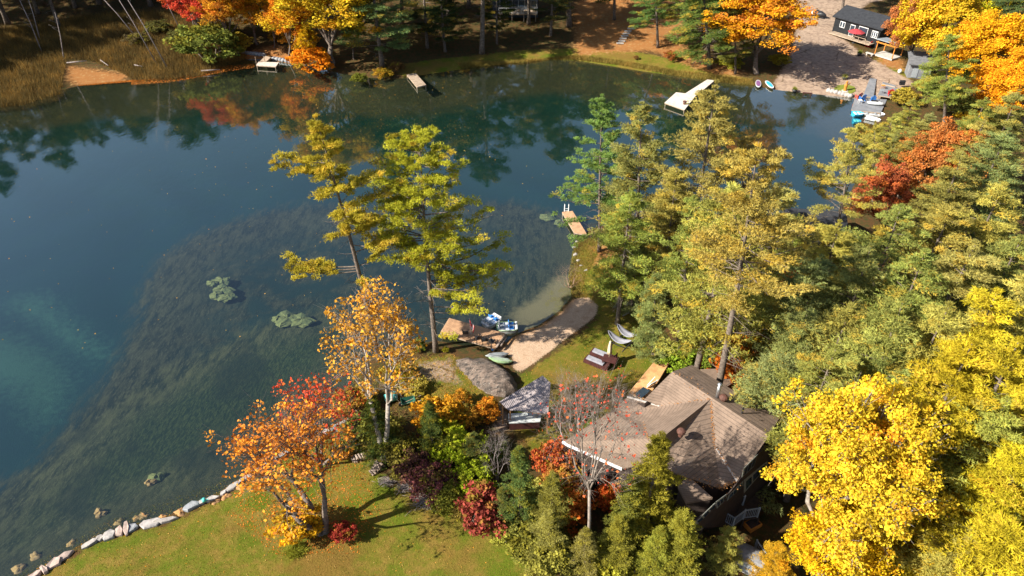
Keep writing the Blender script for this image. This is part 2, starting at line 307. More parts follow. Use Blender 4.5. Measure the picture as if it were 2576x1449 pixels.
def water_mat():
    m = newmat('lake_water'); nd = m.node_tree.nodes; nd.remove(nd['Principled BSDF']); out = nd['Material Output']
    tc = nn(m, 'ShaderNodeTexCoord'); v = tc.outputs['Object']
    v1 = mapping(m, v, (1, .45, 1), (0, 0, R_(-35)))
    h = mth(m, 'ADD', noise(m, v1, 2.2, 3, .5), mth(m, 'MULTIPLY', noise(m, v1, .5, 2, .5), 1.5))
    big = ramp(m, noise(m, v, .03, 2, .5), .35, .7)
    bn = nn(m, 'ShaderNodeBump'); bn.inputs['Distance'].default_value = .012; lk(m, h, bn.inputs['Height']); lk(m, mth(m, 'MULTIPLY_ADD', big, .5, .25), bn.inputs['Strength'])
    fr = nn(m, 'ShaderNodeFresnel'); fr.inputs['IOR'].default_value = 1.36; lk(m, bn.outputs[0], fr.inputs['Normal'])
    tr = nn(m, 'ShaderNodeBsdfTransparent'); tr.inputs[0].default_value = (.80,.92,.92,1)
    df = nn(m, 'ShaderNodeBsdfDiffuse'); df.inputs[0].default_value = (.008,.030,.030,1)
    gl = nn(m, 'ShaderNodeBsdfGlossy'); gl.inputs['Roughness'].default_value = .02; gl.inputs[0].default_value = (1,1,1,1); lk(m, bn.outputs[0], gl.inputs['Normal'])
    a = nn(m, 'ShaderNodeMixShader'); a.inputs[0].default_value = .10; lk(m, tr.outputs[0], a.inputs[1]); lk(m, df.outputs[0], a.inputs[2])
    b = nn(m, 'ShaderNodeMixShader'); gm = nn(m, 'ShaderNodeNewGeometry')   # light coming up from under water passes (no total reflection without refraction)
    lk(m, mth(m, 'MULTIPLY', mth(m, 'MULTIPLY', fr.outputs[0], 2.8, clamp=True), mth(m, 'SUBTRACT', 1.0, gm.outputs['Backfacing'])), b.inputs[0]); lk(m, a.outputs[0], b.inputs[1]); lk(m, gl.outputs[0], b.inputs[2])
    lk(m, b.outputs[0], out.inputs[0]); return m
wp = [(-260,20),(92,20),(92,175),(-260,175)]
o = MB().add([(x, y, 0) for x, y in wp], [(0,1,2,3)]).build('lake_water', water_mat()); o['kind'] = 'structure'
# ------------------------------------------------------------------ foliage generators
def mesh_np(name, V, F, mats, fattr=None, smooth=False):
    """V (n,3), F (m,k) all of one size"""
    me = bpy.data.meshes.new(name); k = F.shape[1]
    me.vertices.add(len(V)); me.vertices.foreach_set('co', V.astype(np.float32).ravel()); me.loops.add(F.size); me.loops.foreach_set('vertex_index', F.astype(np.int32).ravel())
    me.polygons.add(len(F)); me.polygons.foreach_set('loop_start', np.arange(0, F.size, k, dtype=np.int32)); me.polygons.foreach_set('loop_total', np.full(len(F), k, np.int32))
    me.update(calc_edges=True)
    for a, val in (fattr or {}).items(): t = me.attributes.new(a, 'FLOAT', 'FACE'); t.data.foreach_set('value', val.astype(np.float32))
    me.materials.append(mats); return me
def unit(a): return a/np.maximum(np.linalg.norm(a, axis=-1, keepdims=True), 1e-9)
def needles(rg, C, Rad, Out, k, nb, ln, wd, flat=.35, up=.5, u_p=.12, vr=.25):
    """fuzzy clumps: C centres (n,3), Rad radii (n), Out outward directions (n,3)"""
    n = len(C); P = rg.normal(size=(n, k, 3)); P = unit(P)*rg.uniform(.15, 1, (n, k, 1))**.5; P[..., 2] *= flat
    P = P*Rad[:, None, None]+C[:, None, :]
    D = rg.normal(size=(n, k, nb, 3))*.7+Out[:, None, None, :]*.95+np.array([0, 0, up*.8]); D = unit(D)
    L = ln*rg.uniform(.6, 1.2, (n, k, nb, 1)); base = np.repeat(P[:, :, None, :], nb, 2)
    W = unit(np.cross(D, rg.normal(size=D.shape)))*wd
    V = np.stack([base-W, base+W, base+D*L], -2).reshape(-1, 3); F = np.arange(len(V)).reshape(-1, 3)
    vc = rg.normal(.5, vr, n); v = np.clip(np.repeat(vc, k*nb)+rg.normal(0, .13, n*k*nb), 0, 1)
    u = (rg.uniform(size=n) < u_p*1.2).astype(float)*rg.uniform(.2, .7, n); u = np.clip(np.repeat(u, k*nb)+(rg.uniform(size=n*k*nb) < u_p*.5)*.6, 0, 1)
    return V, F, v, u
def pine_geo(seed, h, R, bare=.3, prof=None, sp=.8, nb=5, k=34, cl=4, ln=.25, wd=.026, rad=.62, droop=0, flat=.30, limbs=None, lean=0, dead=6, top_r=.3, u_p=.12, r0=None, skip=.1, az_gap=None):
    rg = np.random.default_rng(seed); tb = MB(); r0 = r0 or h*.0115
    bend = rg.uniform(-.25, .25, 2); tr = lambda z: np.array([bend[0]*math.sin(z/h*3), bend[1]*math.sin(z/h*2.3), z])
    zs = np.linspace(-.4, h*.985, 14); tb.tube([tr(z) for z in zs], [max(.02, r0*(1-max(z, 0)/h)**.8)*(1.35 if z < 0 else 1) for z in zs], 8)
    prof = prof or (lambda t: (1-t)**.75*(.62+.38*math.sin(min(1, t*2.2+.25)*math.pi*.5))+.05)
    C = []; O = []; RR = []
    z = h*bare; specs = []
    while z < h*.97:
        for j in range(nb+rg.integers(-1, 2)):
            az = rg.uniform(0, 2*math.pi); L = R*prof((z/h-bare)/(1-bare))*rg.uniform(.55, 1.15)
            if rg.uniform() < skip: continue
            if az_gap and rg.uniform() < az_gap(az, z/h): continue
            specs.append((z+rg.uniform(-.2, .2), az, L))
        z += sp*rg.uniform(.7, 1.3)*(1.15-.5*z/h)
    specs += [(a*h, b, c) for a, b, c in (limbs or [])]
    for z, az, L in specs:
        t = z/h; d = np.array([math.cos(az), math.sin(az), 0]); rise = .12+.45*max(0, t-.5)-droop+rg.normal(0, .07)
        P0 = tr(z); P1 = P0+d*L*.5+np.array([0, 0, L*.5*rise-.05*L]); P2 = P0+d*L+np.array([0, 0, L*rise+.05*L-droop*L*.5])
        br = max(.012, .012*L+.008); tb.tube([P0, P1, P2], [br, br*.7, br*.25], 4, cap=False)
        nc = max(2, int(round(cl*L/R*1.7))+1); side = np.array([-d[1], d[0], 0])
        for q in range(nc):
            s = .35+.65*(q+rg.uniform(.2, .9))/nc; pc = P0*(1-s)**2+2*P1*s*(1-s)+P2*s*s
            off = rg.normal(0, .30)*L*.42*s; e = pc+side*off+np.array([0, 0, .05+rg.uniform(0, .12)])
            if abs(off) > .25: tb.tube([pc-d*.15*L*.5, e], [.014, .006], 3, cap=False)
            C.append(e); O.append(d*.8+side*off*.3); RR.append(rad*rg.uniform(.65, 1.25)*(.72 if t > .85 else 1))
    for q in range(4): C.append(tr(h*(.93+.022*q))); O.append(np.array([0, 0, 1.])); RR.append(top_r*(1.2-.2*q))
    for q in range(dead):
        z = h*rg.uniform(bare*.45, max(bare, .2)+.12); az = rg.uniform(0, 6.28); L = R*rg.uniform(.2, .55); d = np.array([math.cos(az), math.sin(az), rg.uniform(-.1, .25)])
        P0 = tr(z); P1 = P0+d*L*.6; tb.tube([P0, P1, P1+d*L*.4+rg.normal(0, .1, 3)], [.03, .018, .008], 4, cap=False)
        for g_ in range(3): s = rg.uniform(.3, .9); tb.tube([P0+d*L*s, P0+d*L*s+rg.normal(0, .35, 3)+d*.3], [.012, .005], 3, cap=False)
    V, F, v, u = needles(rg, np.array(C), np.array(RR), np.array(O), k, 5, ln, wd, flat, u_p=u_p)
    return tb, V, F, v, u
def kmeans(rg, P, k):
    c = P[rg.choice(len(P), min(k, len(P)), replace=False)]
    for _ in range(6):
        l = np.argmin(((P[:, None]-c[None])**2).sum(-1), 1); c = np.array([P[l == i].mean(0) if (l == i).any() else c[i] for i in range(len(c))])
    return l, c
def leaves(rg, C, rad, k, size, upb=.5, shell=.5, u_c=.2, vr=.2):
    n = len(C); P = unit(rg.normal(size=(n, k, 3)))*rg.uniform(shell*.3, 1, (n, k, 1))**.6*rad*rg.uniform(.6, 1.3, (n, 1, 1)); P[..., 2] *= .7; P = P+C[:, None]
    N = unit(rg.normal(size=(n, k, 3))+np.array([0, 0, upb])); T = unit(np.cross(N, rg.normal(size=N.shape))); B = np.cross(N, T)
    s = size*rg.uniform(.45, 1.45, (n, k, 1)); V = np.stack([P-T*s*.5, P+B*s*.42-T*s*.05, P+T*s*.55, P-B*s*.42], -2).reshape(-1, 3); F = np.arange(len(V)).reshape(-1, 4)
    v = np.clip(np.repeat(rg.normal(.5, vr, n), k)+rg.normal(0, .18, n*k), 0, 1); u = np.clip(np.repeat((rg.uniform(size=n) < u_c)*rg.uniform(.2, .8, n), k)+(rg.uniform(size=n*k) < .12)*.5, 0, 1)
    return V, F, v, u
def dec_geo(seed, h, R, rz, fork=.3, tips=200, k=80, size=.2, crad=.6, r0=None, multi=1, limbs=7, inner=.5, gap=.25, twigs=0, spread=.25, u_c=.2, base_ell=None, vr=.2):
    rg = np.random.default_rng(seed); tb = MB(); r0 = r0 or h*.016; cz = h-rz; ph = rg.uniform(0, 6.28, 6)
    D = unit(rg.normal(size=(tips, 3))); D[:, 2] = np.where(D[:, 2] < -.55, -D[:, 2], D[:, 2])
    az = np.arctan2(D[:, 1], D[:, 0]); el = D[:, 2]
    rr = 1-gap*(.5+.5*np.sin(3*az+ph[0]+3*el)*np.sin(4*el+ph[1]))-gap*.5*(.5+.5*np.sin(5*az+ph[2]-5*el)); rr = rr*rg.uniform(inner, 1, tips)**.5
    T = D*rr[:, None]*np.array([R, R, rz])+np.array([0, 0, cz]); T[:, 2] = np.maximum(T[:, 2], .25*crad)
    stems = []
    for s in range(multi):
        a = 2*math.pi*(s+rg.uniform(-.2, .2))/multi+.7; d = np.array([math.cos(a), math.sin(a), 0])*(R*spread if multi > 1 else R*.05)
        f = np.array([d[0], d[1], h*fork]); b0 = d*.12; stems.append((f, b0))
        pp = [b0+(f-b0)*t+np.array([0, 0, 0])+rg.normal(0, .05*r0*8, 3)*(0 < t < 1)*np.array([1,1,0]) for t in (-.05, 0, .3, .6, 1)]
        tb.tube(pp, [r0*1.5, r0*1.15, r0*.95, r0*.85, r0*.72], 8)
    fs = np.array([s[0] for s in stems]); own = np.argmin(((T[:, None, :2]-fs[None, :, :2])**2).sum(-1), 1)
    ends = []
    for s in range(multi):
        ids = np.where(own == s)[0]
        if len(ids) == 0: continue
        f = fs[s]; l, c = kmeans(rg, T[ids], max(2, limbs//multi))
        for i in range(len(c)):
            sub = ids[l == i]
            if len(sub) == 0: continue
            e = f+(c[i]-f)*.62; e[2] += .06*np.linalg.norm(e-f); m = (f+e)/2+rg.normal(0, .06, 3)*np.linalg.norm(e-f)
            tb.tube([f, m, e], [r0*.55, r0*.42, r0*.28], 6, cap=False)
            l2, c2 = kmeans(rg, T[sub], max(1, len(sub)//7))
            for j in range(len(c2)):
                ss = sub[l2 == j]
                if len(ss) == 0: continue
                t0 = rg.uniform(.55, 1); st = m+(e-m)*t0; e2 = st+(c2[j]-st)*.6+rg.normal(0, .08, 3); tb.tube([st, (st+e2)/2+rg.normal(0, .1, 3), e2], [r0*.26, r0*.18, r0*.11], 4, cap=False)
                for q in ss:
                    tp = T[q]; tb.tube([e2, (e2+tp)/2+rg.normal(0, .08, 3), tp], [r0*.10, r0*.06, r0*.03], 3, cap=False)
                    for _ in range(twigs):
                        a = e2+(tp-e2)*rg.uniform(.3, 1); b = a+unit(tp-e2)*rg.uniform(.25, .8)+rg.normal(0, .3, 3); tb.tube([a, b], [r0*.035, r0*.015], 3, cap=False)
    V, F, v, u = leaves(rg, T, crad, k, size, u_c=u_c, vr=vr) if k > 0 else (None,)*4
    return tb, V, F, v, u
TPL = {}
def mk_template(key, geo, lm, bark=M_BARK):
    tb, V, F, v, u = geo
    tm = bpy.data.meshes.new(key+'_trunk'); tm.from_pydata([tuple(p) for p in tb.v], [], tb.f); tm.update(); tm.shade_smooth(); tm.materials.append(bark)
    cm = mesh_np(key+'_crown', V, F, lm, dict(v=v, u=u)) if V is not None else None
    h = max(p[2] for p in tb.v); TPL[key] = (tm, cm, h)
rgP = [(1,.30,6,1.2),(2,.42,6,1.25),(3,.18,6,1.1),(4,.35,6,1.2),(5,.22,6,1.15)]
for i, b, nb, sp in rgP: mk_template('P%d' % i, pine_geo(10+i, 20, 4.4, b, nb=nb, sp=sp), M_PINE)
mk_template('P6', pine_geo(31, 20, 5.2, .5, nb=4, sp=1.0, skip=.25, dead=14, u_p=.2), M_PINE)
mk_template('P7', pine_geo(32, 12, 3.8, .1, nb=6, sp=.7, k=28, rad=.6), M_PINE)
for i in (1, 2, 3): mk_template('M%d' % i, dec_geo(40+i, 14, 5, 6, fork=.2, tips=320, k=120, size=.165, crad=.66, gap=.45), M_YEL)
for i in (1, 2): mk_template('O%d' % i, dec_geo(50+i, 13, 5, 5.6, fork=.2, tips=320, k=115, size=.16, crad=.62, u_c=.35, gap=.45), M_ORG)
for i in (1, 2): mk_template('C%d' % i, pine_geo(60+i, 10, 2.3, .06, prof=lambda t: (1-t)**.8*(.8+.2*math.sin(t*23))+.04, sp=.5, nb=6, k=30, cl=3, ln=.17, wd=.018, rad=.38, droop=.22, flat=.25, dead=8, u_p=.3, skip=.18), M_GRN)
for i in (1, 2, 3): mk_template('S%d' % i, dec_geo(70+i, 2.6, 1.7, 1.3, fork=.12, tips=75, k=60, size=.15, crad=.34, r0=.05, multi=3, limbs=9, inner=.2), M_SHRUB)
mk_template('B1', dec_geo(81, 9, 2.6, 3.6, fork=.25, tips=150, k=0, multi=2, twigs=5, r0=.09), M_SHRUB, M_TWIG)
mk_template('B2', dec_geo(82, 3.2, 1.9, 1.5, fork=.1, tips=120, k=0, multi=5, twigs=5, r0=.035), M_SHRUB, mat('brush_stems', (.40,.26,.18), (.24,.15,.10), 4, .9))
def put_tree(key, loc, h, R=None, rz=None, lean=(0, 0), colour=(.1,.13,.03), label='', cat='tree', group=None, name=None):
    tm, cm, h0 = TPL[key]; rnd = random.Random(hash((round(loc[0]*7), round(loc[1]*7))) & 0xffff)
    nm = name or {'H': 'pine_tree', 'Y': 'maple_tree', 'A': 'maple_tree', 'P': 'pine_tree', 'M': 'maple_tree', 'O': 'oak_tree', 'C': 'cedar_tree', 'S': 'shrub', 'B': 'bare_tree'}[key[0]]
    r = thing(nm, (loc[0], loc[1], loc[2]-.05), label, cat, group); s = h/h0; sx = s*(R if R else 1)
    r.scale = (sx, sx, s); r.rotation_euler = (lean[1], lean[0], rz if rz is not None else rnd.uniform(0, 6.28)) if lean == (0, 0) else (0, 0, 0)
    rot = rz if rz is not None else rnd.uniform(0, 6.28)
    if lean != (0, 0):
        r.rotation_mode = 'QUATERNION'; d = Vector((math.tan(lean[0]), math.tan(lean[1]), 1)).normalized()
        r.rotation_quaternion = Vector((0,0,1)).rotation_difference(d) @ Matrix.Rotation(rot, 3, 'Z').to_quaternion()
    t = bpy.data.objects.new('trunk' if key[0] != 'S' else 'stem', tm); col.objects.link(t); t.parent = r
    if cm:
        c = bpy.data.objects.new('crown' if key[0] != 'S' else 'foliage', cm); col.objects.link(c); c.parent = r
        k = [rnd.uniform(.88, 1.12) for _ in range(3)]; c.color = (*[min(1, x*y) for x, y in zip(colour, k)], 1)
    return r
def tree_b(key, bx, by, tx, ty, R, colour, label, **kw):
    """base pixel and top pixel"""
    b = G(bx, by); t = aty(tx, ty, b.y); h = t.z-b.z; return put_tree(key, b, h, R, lean=(math.atan2(t.x-b.x, h), 0), colour=colour, label=label, **kw)
def tree_t(key, tx, ty, h, R, colour, label, **kw):
    """top pixel and height"""
    z = 1.2
    for _ in range(3): p = at(tx, ty, z+h); z = max(.0, hz(p.x, p.y))
    return put_tree(key, Vector((p.x, p.y, z)), h, R, colour=colour, label=label, **kw)
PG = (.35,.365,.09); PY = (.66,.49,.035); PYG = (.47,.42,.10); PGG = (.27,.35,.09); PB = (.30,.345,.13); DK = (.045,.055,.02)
YEL = (.82,.51,.04); YG = (.45,.42,.03); ORG = (.80,.30,.02); RST = (.50,.17,.05); RED = (.62,.08,.05); CRIM = (.30,.035,.05); LIME = (.35,.40,.03); OLV = (.20,.19,.045)
# ------------------------------------------------------------------ trees: front
pi = math.pi
mk_template('H1', pine_geo(101, 24, 3.1, .58, nb=4, sp=.7, k=36, rad=.5, dead=22, skip=.2, u_p=.22, az_gap=lambda a, t: math.cos(a) < -.2 and .6 < t < .72,
    limbs=[(.43, pi+.10, 5.6), (.44, pi-.05, 5.9), (.42, pi+.2, 5.0), (.84, pi, 3.6), (.80, pi+.2, 4.2), (.74, 0, 3.8), (.68, .3, 4.2), (.50, 0.3, 3.6), (.53, -.4, 4.2), (.44, .5, 2.6), (.40, -1.2, 2.2)]), M_PINE)
mk_template('H2', pine_geo(102, 23, 4.9, .26, az_gap=lambda a, t: t < .46 and math.cos(a) < .35, nb=5, sp=.78, k=34, rad=.55, dead=24, skip=.2, u_p=.14,
    prof=lambda t: (.46 if t < .18 else .42+.62*math.sin(min(1, (t-.15)/.35)*pi/2))*(1 if t < .5 else ((1-t)/.5)**.62)+.04,
    limbs=[(.42, .35, 7.6), (.44, -.1, 7.2), (.31, .4, 5.6), (.36, .2, 7.4), (.10, -.6, 2.4), (.24, -.1, 5.0), (.21, -.25, 4.4), (.29, -.3, 5.2), (.33, -.1, 6.0), (.36, .3, 6.4), (.55, pi, 5), (.58, 0.2, 6)]), M_PINE)
mk_template('H3', pine_geo(103, 19, 5.2, .24, nb=6, sp=.85, k=30, rad=.5, dead=18, skip=.12, u_p=.04,
    limbs=[(.25, pi+.35, 5.2), (.34, pi-.1, 5.4), (.14, pi+.55, 4.4)], az_gap=lambda a, t: t < .34 and math.cos(a) < 0), M_PINE)
mk_template('H6', pine_geo(106, 27, 5.6, .54, nb=5, sp=.75, k=32, rad=.62, dead=34, skip=.2, u_p=.2, r0=.36), M_PINE)
GR_SEA = 'pines of the dense wood right of the house'
tree_b('H1', 955, 905, 795, 297, 1, (.50,.44,.05), 'tall leaning golden pine with a long bare trunk and one lone low branch reaching left', rz=0.0)
tree_b('H2', 1097, 885, 1055, 330, 1, (.54,.46,.05), 'broad golden green pine standing on the rocky point beside the boarded dock', rz=0.0)
tree_b('H3', 1508, 632, 1515, 243, 1, PGG, 'slim fresh green pine with dark bare lower trunk behind the small boarded dock', rz=0.0)
tree_b('H6', 1786, 1075, 1905, 350, 1, PYG, 'tallest pine, grey trunk rising close behind the ridge of the big brown roof', rz=0.0)
tree_b('P3', 1600, 690, 1612, 262, 1.2, PG, 'green pine immediately right of the slim shore pine, its top standing against the water')
tree_b('P1', 1712, 720, 1800, 212, 1.15, PYG, 'yellow green pine whose pointed top reaches just below the L-shaped dock')
tree_b('P5', 1660, 770, 1700, 420, 1.0, PYG, 'mid green pine filling the wood edge behind the hammocks')
tree_b('P4', 1700, 905, 1745, 500, .9, PG, 'pine with pale lower trunk at the corner of the cedar deck')
tree_b('P7', 1640, 905, 1650, 690, .75, PB, 'low soft green young pine spreading beside the hammocks')
tree_b('P7', 1585, 790, 1605, 600, .85, PB, 'bushy blue green pine at the lawn edge above the canvas tent', rz=2.0)
tree_b('P6', 2085, 700, 2160, 320, 1.0, PYG, 'open pine with pale bare trunk in front of the russet oaks')
tree_b('P2', 2195, 520, 2205, 300, .85, PYG, 'pine hiding the right end of the grey floating dock')
tree_b('P4', 2375, 318, 2392, 80, 1.5, PG, 'grey green pine with fanned bare limbs beside the grey shed')
tree_b('P5', 1960, 760, 2010, 540, .8, PG, 'small green pine between the tallest pine and the boathouse roof')
tree_b('P2', 1880, 700, 1870, 330, .9, PYG, 'pine half hidden behind the crown of the tallest pine')
# dense pines on the right, from the back to the front
sea = [('P3',2420,380,15,PG,'pine just right of the big russet oak crown'),('P5',2540,330,16,PB,'bluish pine at the right photo edge level with the russet oak'),('P1',2480,300,14,PYG,'yellowish pine above and right of the russet oak'),
 ('P2',2270,520,17,PG,'pine directly below the lower russet oak'),('P4',2400,520,17,PYG,'pine below the right end of the russet oak crown'),('P3',2530,470,18,PYG,'pale pine at the right photo edge below the russet oaks'),
 ('P5',2070,650,15,PB,'blue green pine beside the red maple, its rounded top clear of the others'),('P1',2190,620,17,PG,'pine crown between the open pine trunk and the dense wood'),('P3',2330,640,18,PG,'broad green pine in the middle of the dense wood'),
 ('P2',2460,620,18,PYG,'pine behind the golden pine group at the right'),('P5',2565,600,18,PG,'green pine touching the right photo edge above the golden pines'),('P4',2030,790,14,PB,'low green pine right of the orange maple behind the house'),
 ('P3',2140,770,16,PG,'wide green pine above the big yellow maple, second from the house'),('P1',2270,760,18,PG,'green pine above the middle of the big yellow maple'),('P5',2390,770,18,PYG,'yellowish pine above the right part of the big yellow maple'),
 ('P7',1985,900,12,PB,'soft green pine between the house and the big yellow maple top'),('P2',2110,880,15,PG,'dark green pine touching the top of the big yellow maple'),('P3',2500,740,19,PY,'golden pine at the back of the golden group on the right'),
 ('P5',2440,860,18,PY,'golden pine right of the big yellow maple top'),('P1',2560,860,19,PY,'brightest golden pine touching the right photo edge'),('P4',2260,880,15,PG,'green pine showing just over the top of the big yellow maple'),
 ('P2',2530,1010,16,PYG,'pine with a bare grey trunk right of the big yellow maple'),('P7',2500,1190,12,PY,'golden young pine low at the right of the big yellow maple'),('P5',2590,1130,15,PY,'golden pine at the right photo edge in the lower corner'),
 ('P7',2440,1330,10,PYG,'yellow green young pine below the right side of the big yellow maple'),('P7',2560,1330,12,PY,'golden young pine in the bottom right corner'),('P3',2620,700,19,PYG,'pine cut by the right photo edge behind the brightest golden pine')]
sea += [('P3',2300,250,9,PG,'low pine between the motorboat and the grey green pine'),('P5',2345,285,9,PB,'bluish low pine under the grey green pine'),('P1',2260,330,9,PG,'small pine right of the pine that hides the dock'),('P5',2330,300,12,PG,'low pine between the grey shed pine and the russet oaks'),('P2',2250,290,10,PYG,'young pine beside the white motorboat'),('P3',2480,250,13,PG,'pine at the foot of the golden maples'),('P5',2560,230,14,PG,'pine at the right photo edge under the golden maple'),
 ('P1',2110,560,15,PYG,'pine just below the boathouse roof'),('P2',1960,470,17,PYG,'pine at the right of the tallest pine, against the water'),('P4',1840,480,20,PYG,'pine in front of the tallest pine top'),('P1',1590,480,15,PG,'pine between the slim pine and the yellow green pines')]
for k, x, y, h, c, l in sea: tree_t(k, x, y, h, 1.38 if k != 'P7' else 1.4, c, l, group=GR_SEA)
# hero broadleaves
tree_t('M2', 2150, 1290, 9.5, 1.0, (.86,.50,.02), 'lower yellow maple at the bottom photo edge in front of the huge one')
tree_t('P5', 2380, 1400, 7, 1.0, (.36,.385,.08), 'green young pine at the bottom photo edge right of the lower yellow maple')
mk_template('Y1', dec_geo(201, 19, 6.8, 8.0, fork=.26, tips=680, k=115, size=.16, crad=.60, r0=.36, multi=3, limbs=12, inner=.3, gap=.48, twigs=3, spread=.14, u_c=.1), M_YEL, M_BARKL)
tree_t('Y1', 2268, 940, 18.5, 1.0, YEL, 'huge bright yellow maple standing right beside the brown roofed house', rz=.4)
mk_template('A1', dec_geo(202, 10.5, 4.2, 4.2, fork=.28, tips=340, k=11, size=.14, crad=.42, r0=.16, multi=3, limbs=9, inner=.3, gap=.55, twigs=5, spread=.2, u_c=.35), M_ORG)
tree_b('A1', 812, 1338, 660, 1030, 1.2, (.92,.34,.04), 'orange red maple with forked trunk leaning over the stone edged lawn')
mk_template('A2', dec_geo(203, 15, 3.7, 5.6, fork=.34, tips=240, k=17, size=.16, crad=.45, r0=.18, multi=2, limbs=8, inner=.3, gap=.35, twigs=5, spread=.15, u_c=.3), M_YEL, M_BARKL)
tree_b('A2', 968, 1152, 925, 690, 1.0, (.72,.34,.05), 'thinly leaved amber maple with tall grey twin trunk beside the firewood stack')
mk_template('A3', dec_geo(204, 16, 3.5, 4.7, fork=.42, tips=260, k=2, size=.12, crad=.4, r0=.115, multi=1, limbs=10, inner=.25, gap=.3, twigs=6, spread=.14), M_ORG, mat('grey_brown_bark', (.30,.25,.21), (.16,.13,.11), 4, .9))
tree_b('A3', 1478, 1420, 1500, 935, 1.0, (.70,.12,.06), 'nearly leafless pale maple in front of the left wing of the brown roof', rz=1.2)
mk_template('A4', dec_geo(205, 7, 3.0, 3.2, fork=.2, tips=170, k=7, size=.15, crad=.45, r0=.09, multi=3, limbs=8, inner=.3, gap=.4, twigs=5, spread=.3, u_c=.5), M_ORG)
tree_b('A4', 810, 1165, 790, 930, 1.0, (.62,.07,.04), 'small crimson and orange maple above the lawn wall')
tree_t('C1', 1668, 1098, 11.5, 1.1, (.44,.38,.05), 'narrow yellow green cedar standing in front of the brown roof')
tree_t('C2', 1590, 1195, 8.5, 1.15, (.27,.30,.06), 'shorter dark cedar left of the narrow yellow green cedar')
tree_t('C1', 1720, 1290, 7.5, 1.5, (.40,.36,.06), 'wide yellow green cedar below the porch roof of the house')
tree_t('C2', 1660, 1330, 6, 1.5, (.36,.33,.06), 'low cedar at the bottom photo edge under the narrow cedar')
tree_t('C1', 1560, 1300, 6, 1.4, (.38,.36,.06), 'low olive cedar right of the leafless maple trunk')
tree_t('C2', 1310, 1130, 8.5, 1.1, (.15,.22,.07), 'tall dark cedar right of the crimson shrub')
tree_t('C1', 1390, 1190, 7, 1.3, (.30,.32,.08), 'olive cedar between the dark cedar and the leafless maple')
tree_t('C2', 1265, 1230, 4.5, 1.3, (.16,.23,.07), 'short cedar next to the crimson shrub')
tree_t('C1', 1385, 1290, 5.5, 1.6, (.36,.36,.09), 'broad pale olive cedar low beside the leafless maple trunk')
tree_t('C2', 1480, 1330, 5, 1.5, (.34,.33,.08), 'scrubby cedar around the foot of the leafless maple')
tree_t('P7', 1840, 1330, 4.5, 1.0, PYG, 'little pine below the white deck railing')
tree_t('P7', 1960, 1370, 4.5, 1.1, PY, 'small golden pine left of the grey storage box')
tree_t('C2', 935, 990, 7, 1.2, (.11,.15,.04), 'dark cedar behind the twin grey trunk beside the teal drum')
tree_t('C1', 1080, 1010, 6.5, 1.1, (.11,.16,.05), 'dark green cedar right of the teal drum')
tree_t('P7', 1190, 1090, 4.5, 1.0, (.15,.20,.06), 'young blue green pine left of the timber gazebo lawn')
